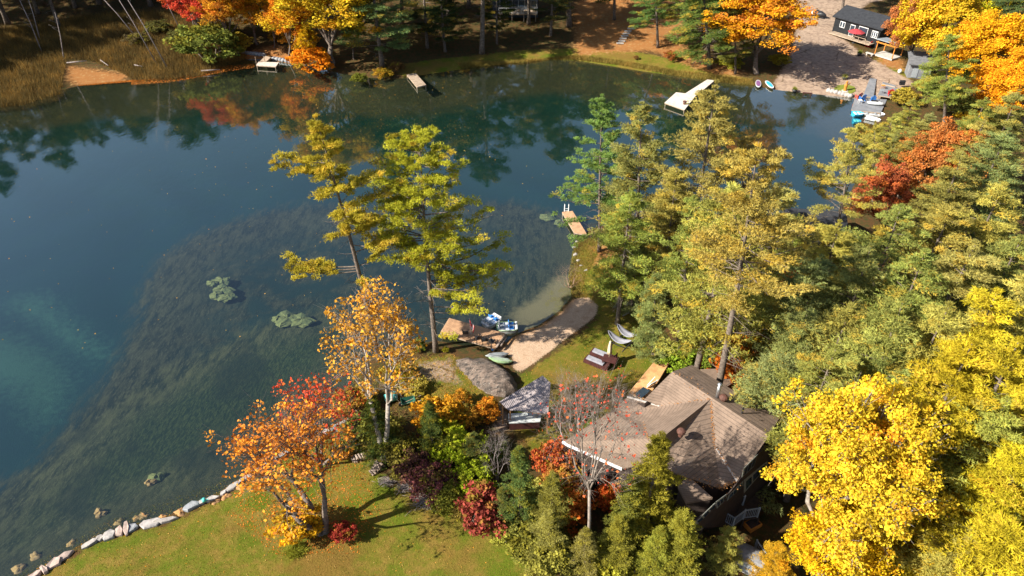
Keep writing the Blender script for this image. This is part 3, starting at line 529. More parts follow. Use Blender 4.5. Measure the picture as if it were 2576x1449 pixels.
SH = [('S1',1110,1060,2.6,1.3,LIME,'lime green shrub below the dark cedar by the teal drum'),('S2',1150,1110,2.8,1.1,(.50,.50,.03),'tall yellow lime shrub in the middle of the thicket'),('S3',1100,1020,2.8,1.1,(.70,.38,.03),'orange tipped shrub beside the teal drum'),
 ('S1',1050,1150,2.6,1.1,(.22,.09,.07),'dark crimson shrub right of the firewood stack'),('S2',1085,1185,2.6,1.05,(.30,.10,.09),'wine red shrub over the brush heap'),('S3',1215,1250,3.4,1.05,(.36,.07,.06),'tallest crimson shrub above the small log pile'),
 ('S1',1195,1165,3,.9,LIME,'lime shrub between the two crimson shrubs'),('S2',1010,1110,2.2,1.1,OLV,'olive bush behind the grey twin trunk foot'),('S3',905,1060,2.4,1.3,OLV,'olive bush between the twin trunk and the lake'),
 ('S1',885,985,2.2,1.4,(.38,.22,.03),'russet bush on the shore left of the teal drum'),('S2',1000,925,1.8,1.3,(.42,.30,.03),'straw yellow bush left of the rocky point'),('S3',1160,985,1.3,1.0,(.62,.30,.03),'orange ferny bush at the foot of the big boulder'),
 ('S1',1225,1015,1.6,1.3,(.62,.28,.03),'orange bush between the boulder and the gazebo'),('S2',1175,1040,1.5,1.1,(.55,.30,.04),'amber bush left of the gazebo'),('S3',745,1290,2.6,1.1,(.80,.45,.02),'golden yellow bush against the orange maple trunk'),
 ('S1',860,1320,1.6,1.0,(.35,.05,.04),'red bush at the right of the orange maple trunk'),('S2',1340,1330,2.4,1.2,OLV,'olive bush at the bottom of the thicket'),('S3',1430,1250,3,.9,(.70,.16,.03),'orange red bush left of the leafless maple trunk'),
 ('S1',1400,1120,3.6,.9,(.62,.12,.04),'scarlet bush under the white roof edge'),('S2',1545,1220,2.6,.8,(.60,.12,.03),'scarlet sprig bush under the left wing roof'),('S3',1500,1390,2,1.3,(.32,.28,.03),'yellowish bush at the bottom photo edge by the leafless trunk'),
 ('S1',1120,872,.7,.8,(.34,.34,.03),'low green bush between the pine foot and the boarded dock'),('S2',1050,860,1.0,1.2,(.22,.27,.03),'small green bush at the shore left of the pine foot'),('S3',1720,880,2.4,1.2,(.22,.34,.03),'vivid green bush around the pale trunk by the cedar deck'),
 ('S1',1785,880,2.2,1.3,(.20,.30,.03),'bright green bush behind the house ridge'),('S2',1590,640,4.5,.9,(.18,.26,.03),'leafy green bush right of the slim pine foot'),('S1',1560,745,1.1,1,(.40,.42,.03),'bright lime bush above the canvas tent'),
 ('S3',1640,560,6,.8,(.60,.27,.04),'orange leaved sapling among the pines near the small dock'),('S1',2010,670,5,.9,(.62,.09,.03),'fiery red maple sapling in the wood below the boathouse'),('S2',1910,800,6.5,.85,(.62,.34,.03),'amber sapling behind the house beside the tallest trunk'),
 ('S3',1860,870,6,1.0,(.66,.22,.03),'orange maple sapling just behind the house ridge'),('S1',1935,890,5,1.0,(.62,.20,.03),'second orange sapling, over the brown timber boxes'),('S2',1790,790,4.5,.9,(.66,.46,.03),'yellow sapling behind the pale trunk'),
 ('S3',860,1130,1.1,1.0,(.42,.22,.06),'rusty bush on the lake side of the stone wall'),
 ('S1',1350,1240,3.2,1.0,(.42,.36,.08),'straw olive scrub between the short cedar and the leafless maple'),('S2',1420,1190,3,.9,(.55,.22,.05),'rust orange scrub left of the leafless maple crown'),('S3',1380,1380,2.4,1.2,(.38,.34,.06),'olive yellow scrub at the bottom photo edge left of the leafless trunk'),
 ('S1',1540,1390,2.2,1.1,(.45,.40,.05),'yellow scrub at the bottom photo edge right of the leafless trunk'),('S2',1620,1260,3,1.0,(.36,.37,.05),'yellow green scrub below the left wing roof'),('S1',1015,1160,1.8,1.1,(.34,.32,.07),'dry olive bush above the twig heaps'),('S3',960,1060,2.4,1.2,(.30,.30,.07),'green brown bush behind the twin trunk'),
 ('S2',1120,1230,2,1.1,(.36,.36,.05),'olive lime bush above the largest brush heap'),('S1',1160,1270,1.5,1.0,(.34,.30,.06),'scrubby bush left of the small log pile'),('S3',1270,1330,1.6,1.1,(.36,.38,.06),'low green bush below the tallest crimson shrub'),('S2',1040,960,1.2,1.5,(.48,.34,.06),'dry golden bush on the rocky point'),('S1',1255,1120,1.6,1.0,(.16,.22,.05),'dark bush in the shade left of the gazebo')]
for k, x, y, h, sx, c, l in SH: tree_t(k, x, y, h, sx*1.25/ (h/2.6) if h > 2.6 else sx*1.05, c, l)
put_tree('B2', G(1432, 722), 3.4, 1.25, colour=RST, label='dense brown leafless bush hanging over the beach end of the shore', name='bare_bush', cat='bush')
put_tree('B1', G(1430, 1130), 9, 1.1, colour=RST, label='thicket of grey leafless stems right of the gazebo roof', name='bare_tree')
put_tree('B1', G(1250, 1220), 6.5, .9, colour=RST, label='bare grey sapling clump in the thicket left of the gazebo', name='bare_tree')
put_tree('B1', G(1560, 1130), 7, 1.0, colour=RST, label='leafless stems in front of the cedar deck lawn', name='bare_tree')
# far shore
FT = [('O1',500,112,488,-80,.8,(.62,.09,.06),'crimson maple left of the orange maples on the far left shore'),('O2',575,128,565,-80,.8,(.80,.34,.03),'orange maple beside the crimson maple on the far shore'),
 ('M1',647,112,618,-70,.75,(.72,.42,.02),'golden maple with dark leaning trunk behind the small T-shaped dock'),('O1',728,150,722,-30,.6,(.85,.28,.02),'bright orange maple at the edge of the big yellow green maple'),
 ('M2',830,172,800,-100,1.15,(.66,.50,.03),'big yellow green maple leaning over the far shore'),('P3',962,168,930,-170,1.1,(.17,.26,.09),'big dark green pine between the yellow green maple and the narrow dock'),
 ('S1',782,178,782,122,1.9,(.90,.28,.02),'glowing orange bush dipping to the water below the yellow green maple'),('S2',517,150,515,72,1.7,(.20,.24,.05),'rounded green willow bush in the marsh'),
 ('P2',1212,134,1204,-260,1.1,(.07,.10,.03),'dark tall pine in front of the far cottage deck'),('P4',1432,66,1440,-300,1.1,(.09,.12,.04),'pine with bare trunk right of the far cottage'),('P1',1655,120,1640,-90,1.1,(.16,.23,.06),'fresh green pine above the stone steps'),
 ('P3',1785,172,1762,-95,1.3,(.17,.23,.05),'broad green pine right of the stone steps'),('P5',1850,185,1850,-10,.9,(.18,.24,.05),'smaller pine between the broad pine and the orange maple'),
 ('O2',1903,185,1922,-60,1.1,(.85,.40,.02),'large orange gold maple left of the rocky drive'),('O1',2295,172,2290,-20,.62,(.50,.20,.08),'rusty brown oak beside the black cottage'),
 ('M3',2380,190,2370,-60,1.0,(.62,.48,.03),'yellow green maple behind the rusty oak'),('M1',2490,260,2490,30,1.0,(.80,.50,.02),'golden maple at the right above the grey pine'),('M2',2570,330,2560,120,.95,(.80,.46,.02),'golden maple cut by the right photo edge'),
 ('P5',2540,170,2540,-60,1.0,(.15,.22,.07),'blue green pine in the upper right corner'),('M3',770,165,768,60,.55,(.75,.50,.02),'smaller golden maple at the left foot of the big yellow green maple'),('M1',890,150,885,20,.5,(.62,.52,.03),'small yellow maple at the right foot of the big yellow green maple'),('M1',540,90,535,-20,.8,(.80,.40,.03),'low orange gold maple between the crimson maple and the marsh'),('O1',690,120,690,0,.6,(.80,.30,.04),'small orange maple beside the blue tarp'),('M3',2440,120,2440,-90,1.1,(.62,.50,.02),'yellow maple in the upper right, left of the blue green pine'),
 ('O1',2360,560,2385,300,.95,(.60,.23,.07),'biggest russet orange oak among the right hand pines'),('O2',2215,620,2240,400,.95,(.45,.15,.06),'dark russet oak beside the open pine trunk'),('O2',2290,500,2290,330,.8,(.60,.25,.06),'smaller russet oak left of the biggest one'),
 ('P3',1075,120,1060,-160,1.0,(.07,.10,.04),'dark pine right of the narrow dock'),('P1',1010,60,1000,-260,1.1,(.07,.10,.04),'dark pine behind the big dark green pine'),('P5',900,60,890,-250,1.1,(.09,.12,.04),'dark pine above the yellow green maple'),('P4',1330,60,1340,-250,.9,(.08,.10,.04),'dark pine at the right corner of the far cottage'),('P2',2119,33,2132,-260,.8,(.10,.14,.05),'dark trunked pine rising behind the black cottage'),('P5',1180,20,1175,-280,1.2,(.06,.09,.03),'dark pine added to deepen the shade left of the far cottage'),('P3',1250,110,1250,-120,.8,(.07,.10,.03),'pine added for shade below the far cottage deck, left'),('P5',1385,90,1390,-150,.9,(.08,.11,.04),'pine added for shade below the far cottage deck, right'),('P3',1120,130,1110,-90,1.0,(.07,.10,.04),'pine added for shade on the slope above the narrow dock'),('P2',1130,60,1120,-300,1.1,(.06,.09,.03),'dark pine left of the far cottage'),('P5',1545,50,1550,-200,1.0,(.12,.18,.05),'pine above the stone steps, left of the fresh green one'),('P3',1740,90,1740,-200,1.0,(.14,.20,.05),'tall pine behind the broad green pine'),('P3',640,60,620,-220,1.2,DK,'dark pine rising behind the golden maple'),('P5',2500,640,2540,400,.9,PG,'pine behind the golden pine group far right')]  # some pines around the far cottage are added to shade the slope
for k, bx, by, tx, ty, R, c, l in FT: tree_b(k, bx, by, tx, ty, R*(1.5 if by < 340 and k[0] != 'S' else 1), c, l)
for k, x, y, h, sx, c, l in [('S1',905,208,1.6,1.3,(.20,.20,.03),'green shore bush under the big yellow green maple'),('S2',965,196,1.6,1.3,(.45,.30,.03),'yellow shore bush left of the narrow dock'),('S3',1000,180,1.6,1.2,(.20,.12,.04),'brown bush right beside the narrow dock'),
 ('S2',560,95,2.6,1.6,OLV,'olive marsh bush below the orange maple'),('S3',460,105,2.2,1.6,(.16,.15,.05),'grey green marsh bush left of the willow bush'),('S1',400,85,2.4,1.6,(.12,.12,.04),'dark marsh bush among the dead trunks'),
 ('S2',1690,150,1.4,1.4,(.35,.12,.04),'reddish shrub below the stone steps pine'),('S3',1835,170,2,1.6,(.30,.28,.03),'yellow green undergrowth beneath the right far pines'),('S1',1960,165,2,1.3,(.30,.24,.03),'undergrowth at the foot of the orange gold maple'),
 ('S2',2400,280,2.6,1.6,PG,'green undergrowth at the foot of the grey green pine'),('S3',2270,262,2.2,1.5,(.4,.3,.05),'olive bush behind the white motorboat'),('S1',2470,200,3,1.8,(.40,.36,.04),'yellow green thicket between the golden maples'),('S3',600,120,2.4,1.5,(.50,.36,.05),'yellow olive bush below the golden maple trunk'),('S2',760,120,3,1.4,(.70,.30,.04),'orange bush left of the big yellow green maple'),('S1',2330,235,2.4,1.3,PG,'green bush right of the grey shed'),('S3',700,105,2,1.2,(.60,.25,.04),'orange sapling beside the leaning tarp'),('S2',350,110,1.8,1.6,(.15,.12,.05),'brown marsh bush in the middle of the reeds'),
 ('S1',1600,150,.8,.9,(.30,.16,.05),'tiny rust coloured shrub on the far lawn'),('S3',2455,330,2.6,1.4,(.60,.40,.03),'yellow bush at the foot of the golden maples')]:
    put_tree(k, G(x, y), h, sx*1.3, colour=c, label=l)
RF = 'tall trees beyond the far shore'
rr = random.Random(5)
k = 0
for x in range(-150, 105, 8):
    for row, yy in ((0, 168), (1, 180)):
        if -12 < x < 8 and row == 0: continue
        if 44 < x < 80 and row == 0: continue
        xx = x+rr.uniform(-3, 3)+row*4; yv = yy+rr.uniform(-4, 4); hh = rr.uniform(21, 29)
        key = rr.choice(['P1','P2','P3','P4','P5']) if rr.random() < .7 else rr.choice(['M1','M2','M3','O1'])
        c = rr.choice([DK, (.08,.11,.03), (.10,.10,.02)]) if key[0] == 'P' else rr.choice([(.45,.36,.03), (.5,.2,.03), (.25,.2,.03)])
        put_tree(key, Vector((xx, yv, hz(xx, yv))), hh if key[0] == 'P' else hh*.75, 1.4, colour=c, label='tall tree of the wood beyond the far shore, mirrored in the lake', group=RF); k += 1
LB = 'dark evergreens behind the marsh'
for px, py in ((-60,95),(20,60),(95,35),(150,70),(190,20),(250,10),(310,-10),(380,15),(-150,150),(-260,170),(-380,190),(60,-20),(440,-5),(130,-30),(300,-60),(-80,20),(-200,60),(-330,80),(-480,230)):
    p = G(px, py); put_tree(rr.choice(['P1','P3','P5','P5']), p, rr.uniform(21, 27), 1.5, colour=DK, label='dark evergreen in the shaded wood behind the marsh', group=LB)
for i, (px, py, tx, ty) in enumerate([(105,130,40,-20),(100,100,62,-30),(395,160,262,-60),(425,175,285,-60),(502,112,445,-60),(350,100,235,-30),(455,75,380,-60),(160,150,138,30)]):
    b = G(px, py); t = aty(tx, ty, b.y+1); mb = MB(); L = (t-b); mb.tube([Vector((0,0,-.3)), L*.5+Vector((.2,0,0)), L], [.11, .075, .03], 6)
    for q in range(9): s = rr.uniform(.4, .95); a = L*s; mb.tube([a, a+Vector((rr.uniform(-1,1), rr.uniform(-1,1), rr.uniform(.1,.9)))], [.025, .008], 4)
    r = tag(mb.build('dead_tree', M_TWIG, smooth=True), ['pale dead trunk at the far left of the marsh','second pale dead trunk at the left, thinner','long leaning dead trunk in the middle of the marsh','leaning dead trunk right of the longest one','dead trunk beside the willow bush','short dead trunk deep in the shade','thin dead trunk under the crimson maple','faint dead trunk left of the marsh centre'][i], 'dead tree', 'dead trunks in the marsh'); r.location = b
# reeds and ground litter: uncountable
def scatter(polyg, n, rg, z=.0):
    lo = polyg.min(0); hi = polyg.max(0); out = []
    while len(out) < n:
        p = rg.uniform(lo, hi, (n*2, 2)); out += list(p[sdf(polyg, p[:, 0], p[:, 1]) > 0])
    P = np.array(out[:n]); return np.column_stack([P, hgt(P[:, 0], P[:, 1])+z])
def blades(name, P, rg, hmin, hmax, wd, lm, colour, label, cat, spread=.35, u_p=.3):
    P[:, 2] = np.maximum(P[:, 2], 0)-.02
    n = len(P); D = unit(rg.normal(size=(n, 3))*spread+np.array([0,0,1])); L = rg.uniform(hmin, hmax, (n, 1)); W = unit(np.cross(D, rg.normal(size=D.shape)))*wd
    V = np.stack([P-W, P+W, P+D*L], 1).reshape(-1, 3); F = np.arange(n*3).reshape(-1, 3); cl = .5+.5*np.sin(P[:,0]*.8+2*np.sin(P[:,1]*.5))*np.sin(P[:,1]*.9)
    v = np.clip(cl*.6+.2+rg.normal(0, .15, n), 0, 1); u = np.clip((rg.uniform(size=n) < u_p)*.7+.3*(cl > .7), 0, 1)
    o = bpy.data.objects.new(name, mesh_np(name, V, F, lm, dict(v=v, u=u))); col.objects.link(o); o.color = (*colour, 1); return tag(o, label, cat, kind='stuff')
rg = np.random.default_rng(9)
M_REED = leafmat('reeds', (.30,.17,.04), .25)
MARSH = polyw([(-200,120),(100,90),(300,60),(480,60),(610,95),(620,145),(560,168),(500,190),(430,199),(340,202),(300,185),(240,165),(175,160),(150,235),(60,262),(-100,280),(-300,250)], .2)
blades('reeds', scatter(MARSH, 70000, rg), rg, .5, 1.5, .035, M_REED, (.17,.12,.045), 'brown and olive reed bed filling the marsh on the far left shore', 'reeds')
FAR = polyw([(1380,150),(1450,150),(1560,165),(1700,190),(1860,212),(1900,214),(1890,203),(1700,180),(1560,156),(1450,142),(1150,162),(1160,172)], .1)
blades('shore_grass', scatter(FAR, 16000, rg), rg, .2, .7, .03, M_REED, (.30,.24,.06), 'dry grass fringe along the far lawn edge', 'grass')
SG = [polyw(p, .5) for p in ([(1445,600),(1520,590),(1500,640),(1470,700),(1480,745),(1440,740),(1430,690)],[(880,930),(1100,880),(1150,900),(1260,1020),(1240,1080),(1000,1060),(900,1050)])]
blades('shore_weeds', np.vstack([scatter(p, 9000, rg) for p in SG]), rg, .06, .26, .025, M_REED, (.28,.25,.05), 'rough straw coloured grass on the rocky point', 'grass', .6)
def litter(name, P, rg, size, colour, lm, label):
    n = len(P); N = unit(rg.normal(size=(n, 3))*.35+np.array([0,0,1])); T = unit(np.cross(N, rg.normal(size=N.shape))); B = np.cross(N, T); s = size*rg.uniform(.5, 1.3, (n, 1)); P[:, 2] += .03
    V = np.stack([P-T*s*.5, P+B*s*.4, P+T*s*.5, P-B*s*.4], 1).reshape(-1, 3)
    o = bpy.data.objects.new(name, mesh_np(name, V, np.arange(n*4).reshape(-1, 4), lm, dict(v=rg.uniform(size=n), u=rg.uniform(size=n)**2))); col.objects.link(o); o.color = (*colour, 1); return tag(o, label, 'leaves', kind='stuff')
litter('fallen_leaves', np.vstack([scatter(LAWNS[0], 3000, rg), scatter(LAWNS[1], 2500, rg), scatter(LAWNS[4], 2500, rg)]), rg, .075, (.45,.30,.10), M_YEL, 'dry leaves fallen on the lawns')
BANK = polyw([(560,1290),(700,1180),(860,1080),(900,1140),(960,1300),(900,1400),(700,1400)], .6)
litter('orange_leaves', scatter(BANK, 3000, rg), rg, .09, (.70,.22,.03), M_ORG, 'orange leaves fallen below the forked maple')
fl = scatter(polyw([(700,210),(1200,200),(1250,420),(700,420)], 0), 420, rg); fl[:, 2] = 0.0
litter('floating_leaves', np.vstack([fl, np.column_stack([scatter(polyw([(50,300),(1400,300),(1300,800),(0,900)]), 260, rg)[:, :2], np.zeros(260)])]), rg, .13, (.45,.33,.10), M_YEL, 'small yellow leaves floating on the lake')
duck = scatter(polyw([(170,168),(235,168),(270,180),(330,188),(400,200),(330,206),(200,216),(160,212)], 0), 16000, rg); duck = np.vstack([duck, scatter(polyw([(330,186),(430,184),(560,166),(640,160),(640,170),(560,182),(440,206),(330,214)], 0), 5000, rg)]); duck[:, 2] = -.02
litter('floating_weed', duck, rg, .16, (.42,.16,.03), M_ORG, 'mat of rust orange floating weed at the marsh edge')
blades('lawn_grass', np.vstack([scatter(LAWNS[0], 60000, rg), scatter(LAWNS[1], 30000, rg)]), rg, .04, .13, .018, M_REED, (.15,.155,.02), 'short tufted lawn grass', 'grass', .7, .2)
# ------------------------------------------------------------------ main house
def H5(x, y, z): return at(1352.4+x*.25, 869.4+y*.25, z)
def H6(x, y, z): return at(1610+x*.2389, 1086.8+y*.2389, z)
def onpl(px, py, P0, n):
    d = Vector(ray(px, py)); o_ = Vector((0, 0, CH)); return o_+d*((Vector(P0)-o_).dot(n)/d.dot(n))
def quadw(mb, pts, n, t):
    """thin slab: polygon pts pushed both ways along n"""
    a = [Vector(p)+n*t for p in pts]; b = [Vector(p)-n*t*.2 for p in pts]; k = len(pts)
    mb.add(a+b, [tuple(range(k)), tuple(range(2*k-1, k-1, -1))]+[((i+1) % k, i, k+i, k+(i+1) % k) for i in range(k)]); return mb
M_ROOF = mat('brown_shingles', (.215,.155,.118), (.15,.108,.082), 1.2, .9, stripes=(2, 6.5, .6), bmp=.35)
M_SHG = mat('grey_shingles', (.17,.175,.19), (.11,.115,.13), 2, .9, stripes=(2, 7, .4)); M_SHD = mat('black_shingles', (.035,.038,.045), (.022,.024,.03), 2, .9, stripes=(2, 7, .3))
M_WALL = mat('dark_brown_boards', (.05,.035,.03), (.03,.022,.02), 2, .8, stripes=(2, 6, .4)); M_TRIM = mat('grey_green_trim', (.24,.25,.22), (.18,.19,.17), 3, .6, bmp=.05)
hb = G(1700, 1180); hb.z -= .1
house = thing('house', hb, 'large house with brown shingled many-gabled roof at the lower right', 'house')
V5 = dict(B=(1355,262,9.2), A=(1555,195,8.2), J=(1740,540,9.1), C=(2330,905,9.2), FR=(2430,735,8.2), V=(1230,610,7.15), F=(1070,545,7.3), W=(905,520,5.5), X=(755,652,5.4), N1=(985,675,6.2), N2=(1060,775,6.9),
 M=(1110,935,8.4), N=(1280,905,9.0), GL=(250,975,4.7), GR=(850,1240,5.2), Q=(1190,1160,7.6), S=(1400,1290,7.5), T=(1850,1440,6.0), E=(2005,1365,6.4), K=(1775,1000,7.6))
P5 = {k: H5(*v)-hb for k, v in V5.items()}; ks = list(P5); ix = {k: i for i, k in enumerate(ks)}
faces5 = [('B','F','V','J'), ('V','W','X','N1','J'), ('N1','N2','M','N','J'), ('X','M','N2','N1'), ('X','GL','GR','Q','M'), ('M','Q','N'), ('N','Q','S','K','J'), ('K','S','T','E'), ('J','K','C'), ('K','E','C'), ('A','B','J','C','FR')]
def RZ(x, y, f):
    a, b, c = [P5[k]+hb for k in f]; return onpl(1352.4+x*.25, 869.4+y*.25, a, (b-a).cross(c-a).normalized())-hb
me = MB().add([P5[k] for k in ks], [tuple(ix[k] for k in f) for f in faces5]); roof = me.build('roof', M_ROOF, house)
sm = roof.modifiers.new('thick', 'SOLIDIFY'); sm.thickness = .18; sm.offset = -1
out = ['F','W','X','GL','GR','Q','S','T','E','C','FR','A','B']; cenh = sum((P5[k] for k in out), Vector())/len(out)
wl = MB(); z0 = -.3
for a, b in zip(out, out[1:]+out[:1]):
    pa, pb = [cenh.lerp(P5[k], .955)*1 for k in (a, b)]; pa.z = P5[a].z-.25; pb.z = P5[b].z-.25
    wl.add([(pa.x, pa.y, z0), (pb.x, pb.y, z0), pb, pa], [(0, 1, 2, 3)])
wl.build('wall', M_WALL, house)
fs = MB(); fs.bar(P5['GL'], P5['GR'], .16, .22); fs.build('gutter', M_FASC, house)
for a_, b_2, w_ in ((P5['W'], P5['V'], .12), (P5['E'], P5['K'].lerp(P5['E'], .1), .09)): MB().bar(a_, b_2, w_, w_*1.3).build('flashing', mat('pale_flashing', (.5,.47,.45), (.4,.37,.35), 3, .5), house)
lf = MB(); rr = random.Random(3)
def leafline(mb, a, b, n, w_):
    for _ in range(n):
        t = rr.random(); p = a.lerp(b, t)+Vector((rr.gauss(0, w_), rr.gauss(0, w_), .05+rr.random()*.04)); s = rr.uniform(.03, .09); mb.box(p, (s, s*.8, .015), rr.uniform(0, 3), rr.uniform(-.3, .3), rr.uniform(-.3, .3))
for a, b, n, w_ in (('J','K',80,.06), ('V','J',26,.04), ('K','E',50,.06), ('T','E',90,.16), ('S','T',110,.22), ('N2','M',25,.06), ('B','J',22,.3)): leafline(lf, P5[a], P5[b], n, w_)
tag(lf.build('fallen_needles', mat('rust_needles', (.42,.19,.06), (.28,.12,.04), 6, .9)), 'rust coloured pine needles gathered in the roof valleys', 'needles', kind='stuff').location = hb
# gable wall with windows, facing lower right
e1, e2 = H5(2035,1375,4.8), H5(2420,930,6.2); dirw = (e2-e1); dirw.z = 0; dirw.normalize(); nw = Vector((dirw.y, -dirw.x, 0)); pw = P5['E']+hb+nw*.12
def wallquad(zs): return [onpl(1610+x*.2389, 1086.8+y*.2389, pw, nw)-hb for x, y in zs]
gw = quadw(MB(), wallquad([(1030,515),(1310,130),(1420,300),(1420,560),(1010,980),(560,1010),(540,960),(930,640)]), nw, .06); gw.build('gable_wall', M_WALL, house)
for q in ([(1062,475),(1085,375),(1228,228),(1192,352)],):
    w1 = wallquad(q); fr = quadw(MB(), [p+nw*.05 for p in w1], nw, .03).build('window', M_TRIM, house)
    a, b, c, d = w1; L = lambda s, t: a.lerp(d, s).lerp(b.lerp(c, s), t)
    for s0, s1 in ((.1, .3), (.38, .62), (.7, .92)): quadw(MB(), [L(s0, .15)+nw*.1, L(s0, .85)+nw*.1, L(s1, .85)+nw*.1, L(s1, .15)+nw*.1], nw, .02).build('pane', M_GLASS, fr)
for q in ([(925,655),(1075,510),(1075,560),(905,720)], [(1085,500),(1330,300),(1335,345),(1085,640)], [(570,945),(780,740),(800,760),(590,970)], [(790,730),(900,650),(905,690),(800,800)]):
    w1 = wallquad(q); fr = quadw(MB(), [p+nw*.05 for p in w1], nw, .03).build('window', M_TRIM, house); a, b, c, d = w1
    for s0, s1 in ((.08, .3), (.38, .62), (.7, .92)): quadw(MB(), [a.lerp(b, s0).lerp(d.lerp(c, s0), .22)+nw*.1, a.lerp(b, s1).lerp(d.lerp(c, s1), .22)+nw*.1, a.lerp(b, s1).lerp(d.lerp(c, s1), .8)+nw*.1, a.lerp(b, s0).lerp(d.lerp(c, s0), .8)+nw*.1], nw, .02).build('pane', M_GLASS, fr)
# lower roofs
for pts, dz in (([(1640,238,4.6),(1915,228,4.6),(1968,372,4.3),(1905,412,4.3),(1800,370,4.6)], 3.4), ):
    pp = [H5(*p)-hb for p in pts]; MB().prism(pp, .2).build('rear_roof', M_ROOF, house); c0 = sum(pp, Vector())/len(pp); MB().prism([c0.lerp(p, .93)-Vector((0,0,.21)) for p in pp], dz).build('rear_wall', M_WALL, house)
pp = [H6(400,575,6.6)-hb, H6(500,455,7.1)-hb, H6(765,690,6.1)-hb, H6(490,745,5.5)-hb]; MB().prism(pp, .2).build('porch_roof', M_ROOF, house); c0 = sum(pp, Vector())/4
MB().prism([c0.lerp(p, .92)-Vector((0,0,.21)) for p in pp], 5.2).build('porch_wall', M_WALL, house)
# roof fittings
c = RZ(1805,522,('B','C','FR')); st = MB().tube([c-Vector((0,0,.3)), c+Vector((0,0,1.25))], .13, 12).build('chimney_pipe', M_METAL, house, smooth=True)
MB().tube([c+Vector((0,0,1.25)), c+Vector((0,0,1.3)), c+Vector((0,0,1.42))], [.19,.19,.1], 12).build('cap', M_METAL, st, smooth=True); MB().tube([c-Vector((0,0,.35)), c-Vector((0,0,.02))], [.24,.15], 12).build('collar', M_FASC, st)
def vent(x, y, f):
    c = RZ(x, y, f); a = MB().tube([c-Vector((0,0,.15)), c+Vector((0,0,.12))], .17, 12).build('roof_vent', M_BRNM, house)
    rings = [[(c.x+r*math.cos(t*pi/10), c.y+r*math.sin(t*pi/10), c.z+zz) for t in range(20) for r in [rad*(1+.06*(t % 2))]] for rad, zz in ((.16,.12),(.28,.2),(.31,.32),(.26,.44),(.12,.52))]
    MB().loft(rings).build('turbine', M_BRNM, a)
vent(1440, 895, ('J','N','K')); vent(1865, 553, ('B','C','FR'))
c = RZ(2055,682,('B','C','FR')); MB().tube([c-Vector((0,0,.3)), c+Vector((0,0,.65))], .07, 10).build('plumbing_pipe', M_BLACK, house)
# decks and railings
def deck(name, quad, label, m, cat='dock', thick=.14, nplank=40, gap=.012, posts=True, zb=-1.2, group=None, frame=True):
    """boards run from the A-D edge to the B-C edge; quad = world points A,B,C,D"""
    o = quad[0].copy(); o.z = quad[0].z-thick; r = thing(name, o, label, cat, group); A, B, C, D = [q-o for q in quad]; mb = MB(); g = gap
    rr2 = random.Random(int(abs(o.x*10)))
    for i in range(nplank):
        s0 = i/nplank; s1 = (i+1)/nplank; L = (B-A).length/nplank; e = min(.45, g/L); s1 -= e/nplank
        zz = Vector((0, 0, rr2.uniform(-.004, .004))); mb.prism([A.lerp(B, s0)+zz, A.lerp(B, s1)+zz, D.lerp(C, s1)+zz, D.lerp(C, s0)+zz], .04)
    mb.build('boards', m, r)
    if frame:
        fb = MB(); dn = Vector((0, 0, -.041-.07))
        for p, q in ((A, B), (B, C), (C, D), (D, A)): fb.bar(p.lerp(q, .01)+dn, q.lerp(p, .01)+dn, .06, .14)
        fb.build('frame', M_WOOD, r)
    if posts:
        for p in (A, B, C, D): q = (A+C)/2; p2 = p.lerp(q, .06); MB().tube([p2+Vector((0,0,-.1)), p2+Vector((0,0,zb))], .07, 8).build('post', M_WOOD, r)
    return r
cq = [H5(920,470,1.75), H5(1215,112,1.75), H5(1375,88,1.75), H5(1090,560,1.75)]
deck('deck', [cq[0], cq[1], cq[2], cq[3]], 'cedar board deck against the left side of the brown roofed house', M_CEDAR, 'deck', nplank=44, zb=-1.4)
def railing(name, pts, label, h=1.0, sp=.13, m=M_GREYM, group=None):
    o = pts[0].copy(); r = thing(name, o, label, 'railing', group); q = [p-o for p in pts]
    for p in q: MB().box(p+Vector((0,0,h*.5+.04)), (.1,.1,h+.1)).build('post', m, r)
    for a, b in zip(q, q[1:]):
        MB().bar(a+Vector((0,0,h)), b+Vector((0,0,h)), .08, .06).build('top_rail', m, r); MB().bar(a+Vector((0,0,.12)), b+Vector((0,0,.12)), .05).build('bottom_rail', m, r)
        mb = MB(); n = max(2, int((b-a).length/sp))
        for i in range(1, n): p = a.lerp(b, i/n); mb.box(p+Vector((0,0,h*.5+.06)), (.03,.03,h-.14))
        bl = mb.build('balusters', m, r)
    return r
zb = 2.4
railing('deck_railing', [H6(790,885,zb), H6(972,1000,zb), H6(1085,915,zb), H6(1232,895,zb)], 'pale metal railing around the entrance landing, the longer front one')
railing('deck_railing', [H6(905,785,zb+.3), H6(1080,768,zb+.3)], 'short pale metal railing close against the house wall')
railing('deck_railing', [H6(1205,1235,1.6), H6(1310,1390,1.6)], 'pale stair railing low beside the grey storage box')
pl = [H6(790,885,zb-.02), H6(972,1000,zb-.02), H6(1090,915,zb-.02), H6(1250,895,zb-.02), H6(1330,640,zb-.02), H6(1060,690,zb-.02)]
o = pl[0]; ld = thing('landing', Vector((o.x, o.y, 0)), 'dark timber entrance landing behind the pale railings', 'deck'); MB().prism([p-Vector((o.x,o.y,0)) for p in pl], .16).build('boards', mat('dark_deck', (.07,.05,.04), (.04,.03,.025), 3, .9), ld)
for p in pl[:4]: MB().box(Vector((p.x-o.x, p.y-o.y, 1.2)), (.12,.12,2.3)).build('post', M_WALL, ld)
tb_ = H6(1190,960,1.6); bx = thing('planter_box', tb_-Vector((0,0,.6)), 'orange timber box standing below the landing railing', 'planter'); MB().box((0,0,.3), (1.1,.8,.6), .5).build('box', M_ORANGE, bx); MB().box((0,0,.62), (.9,.6,.06), .5).build('soil', M_WALL, bx)
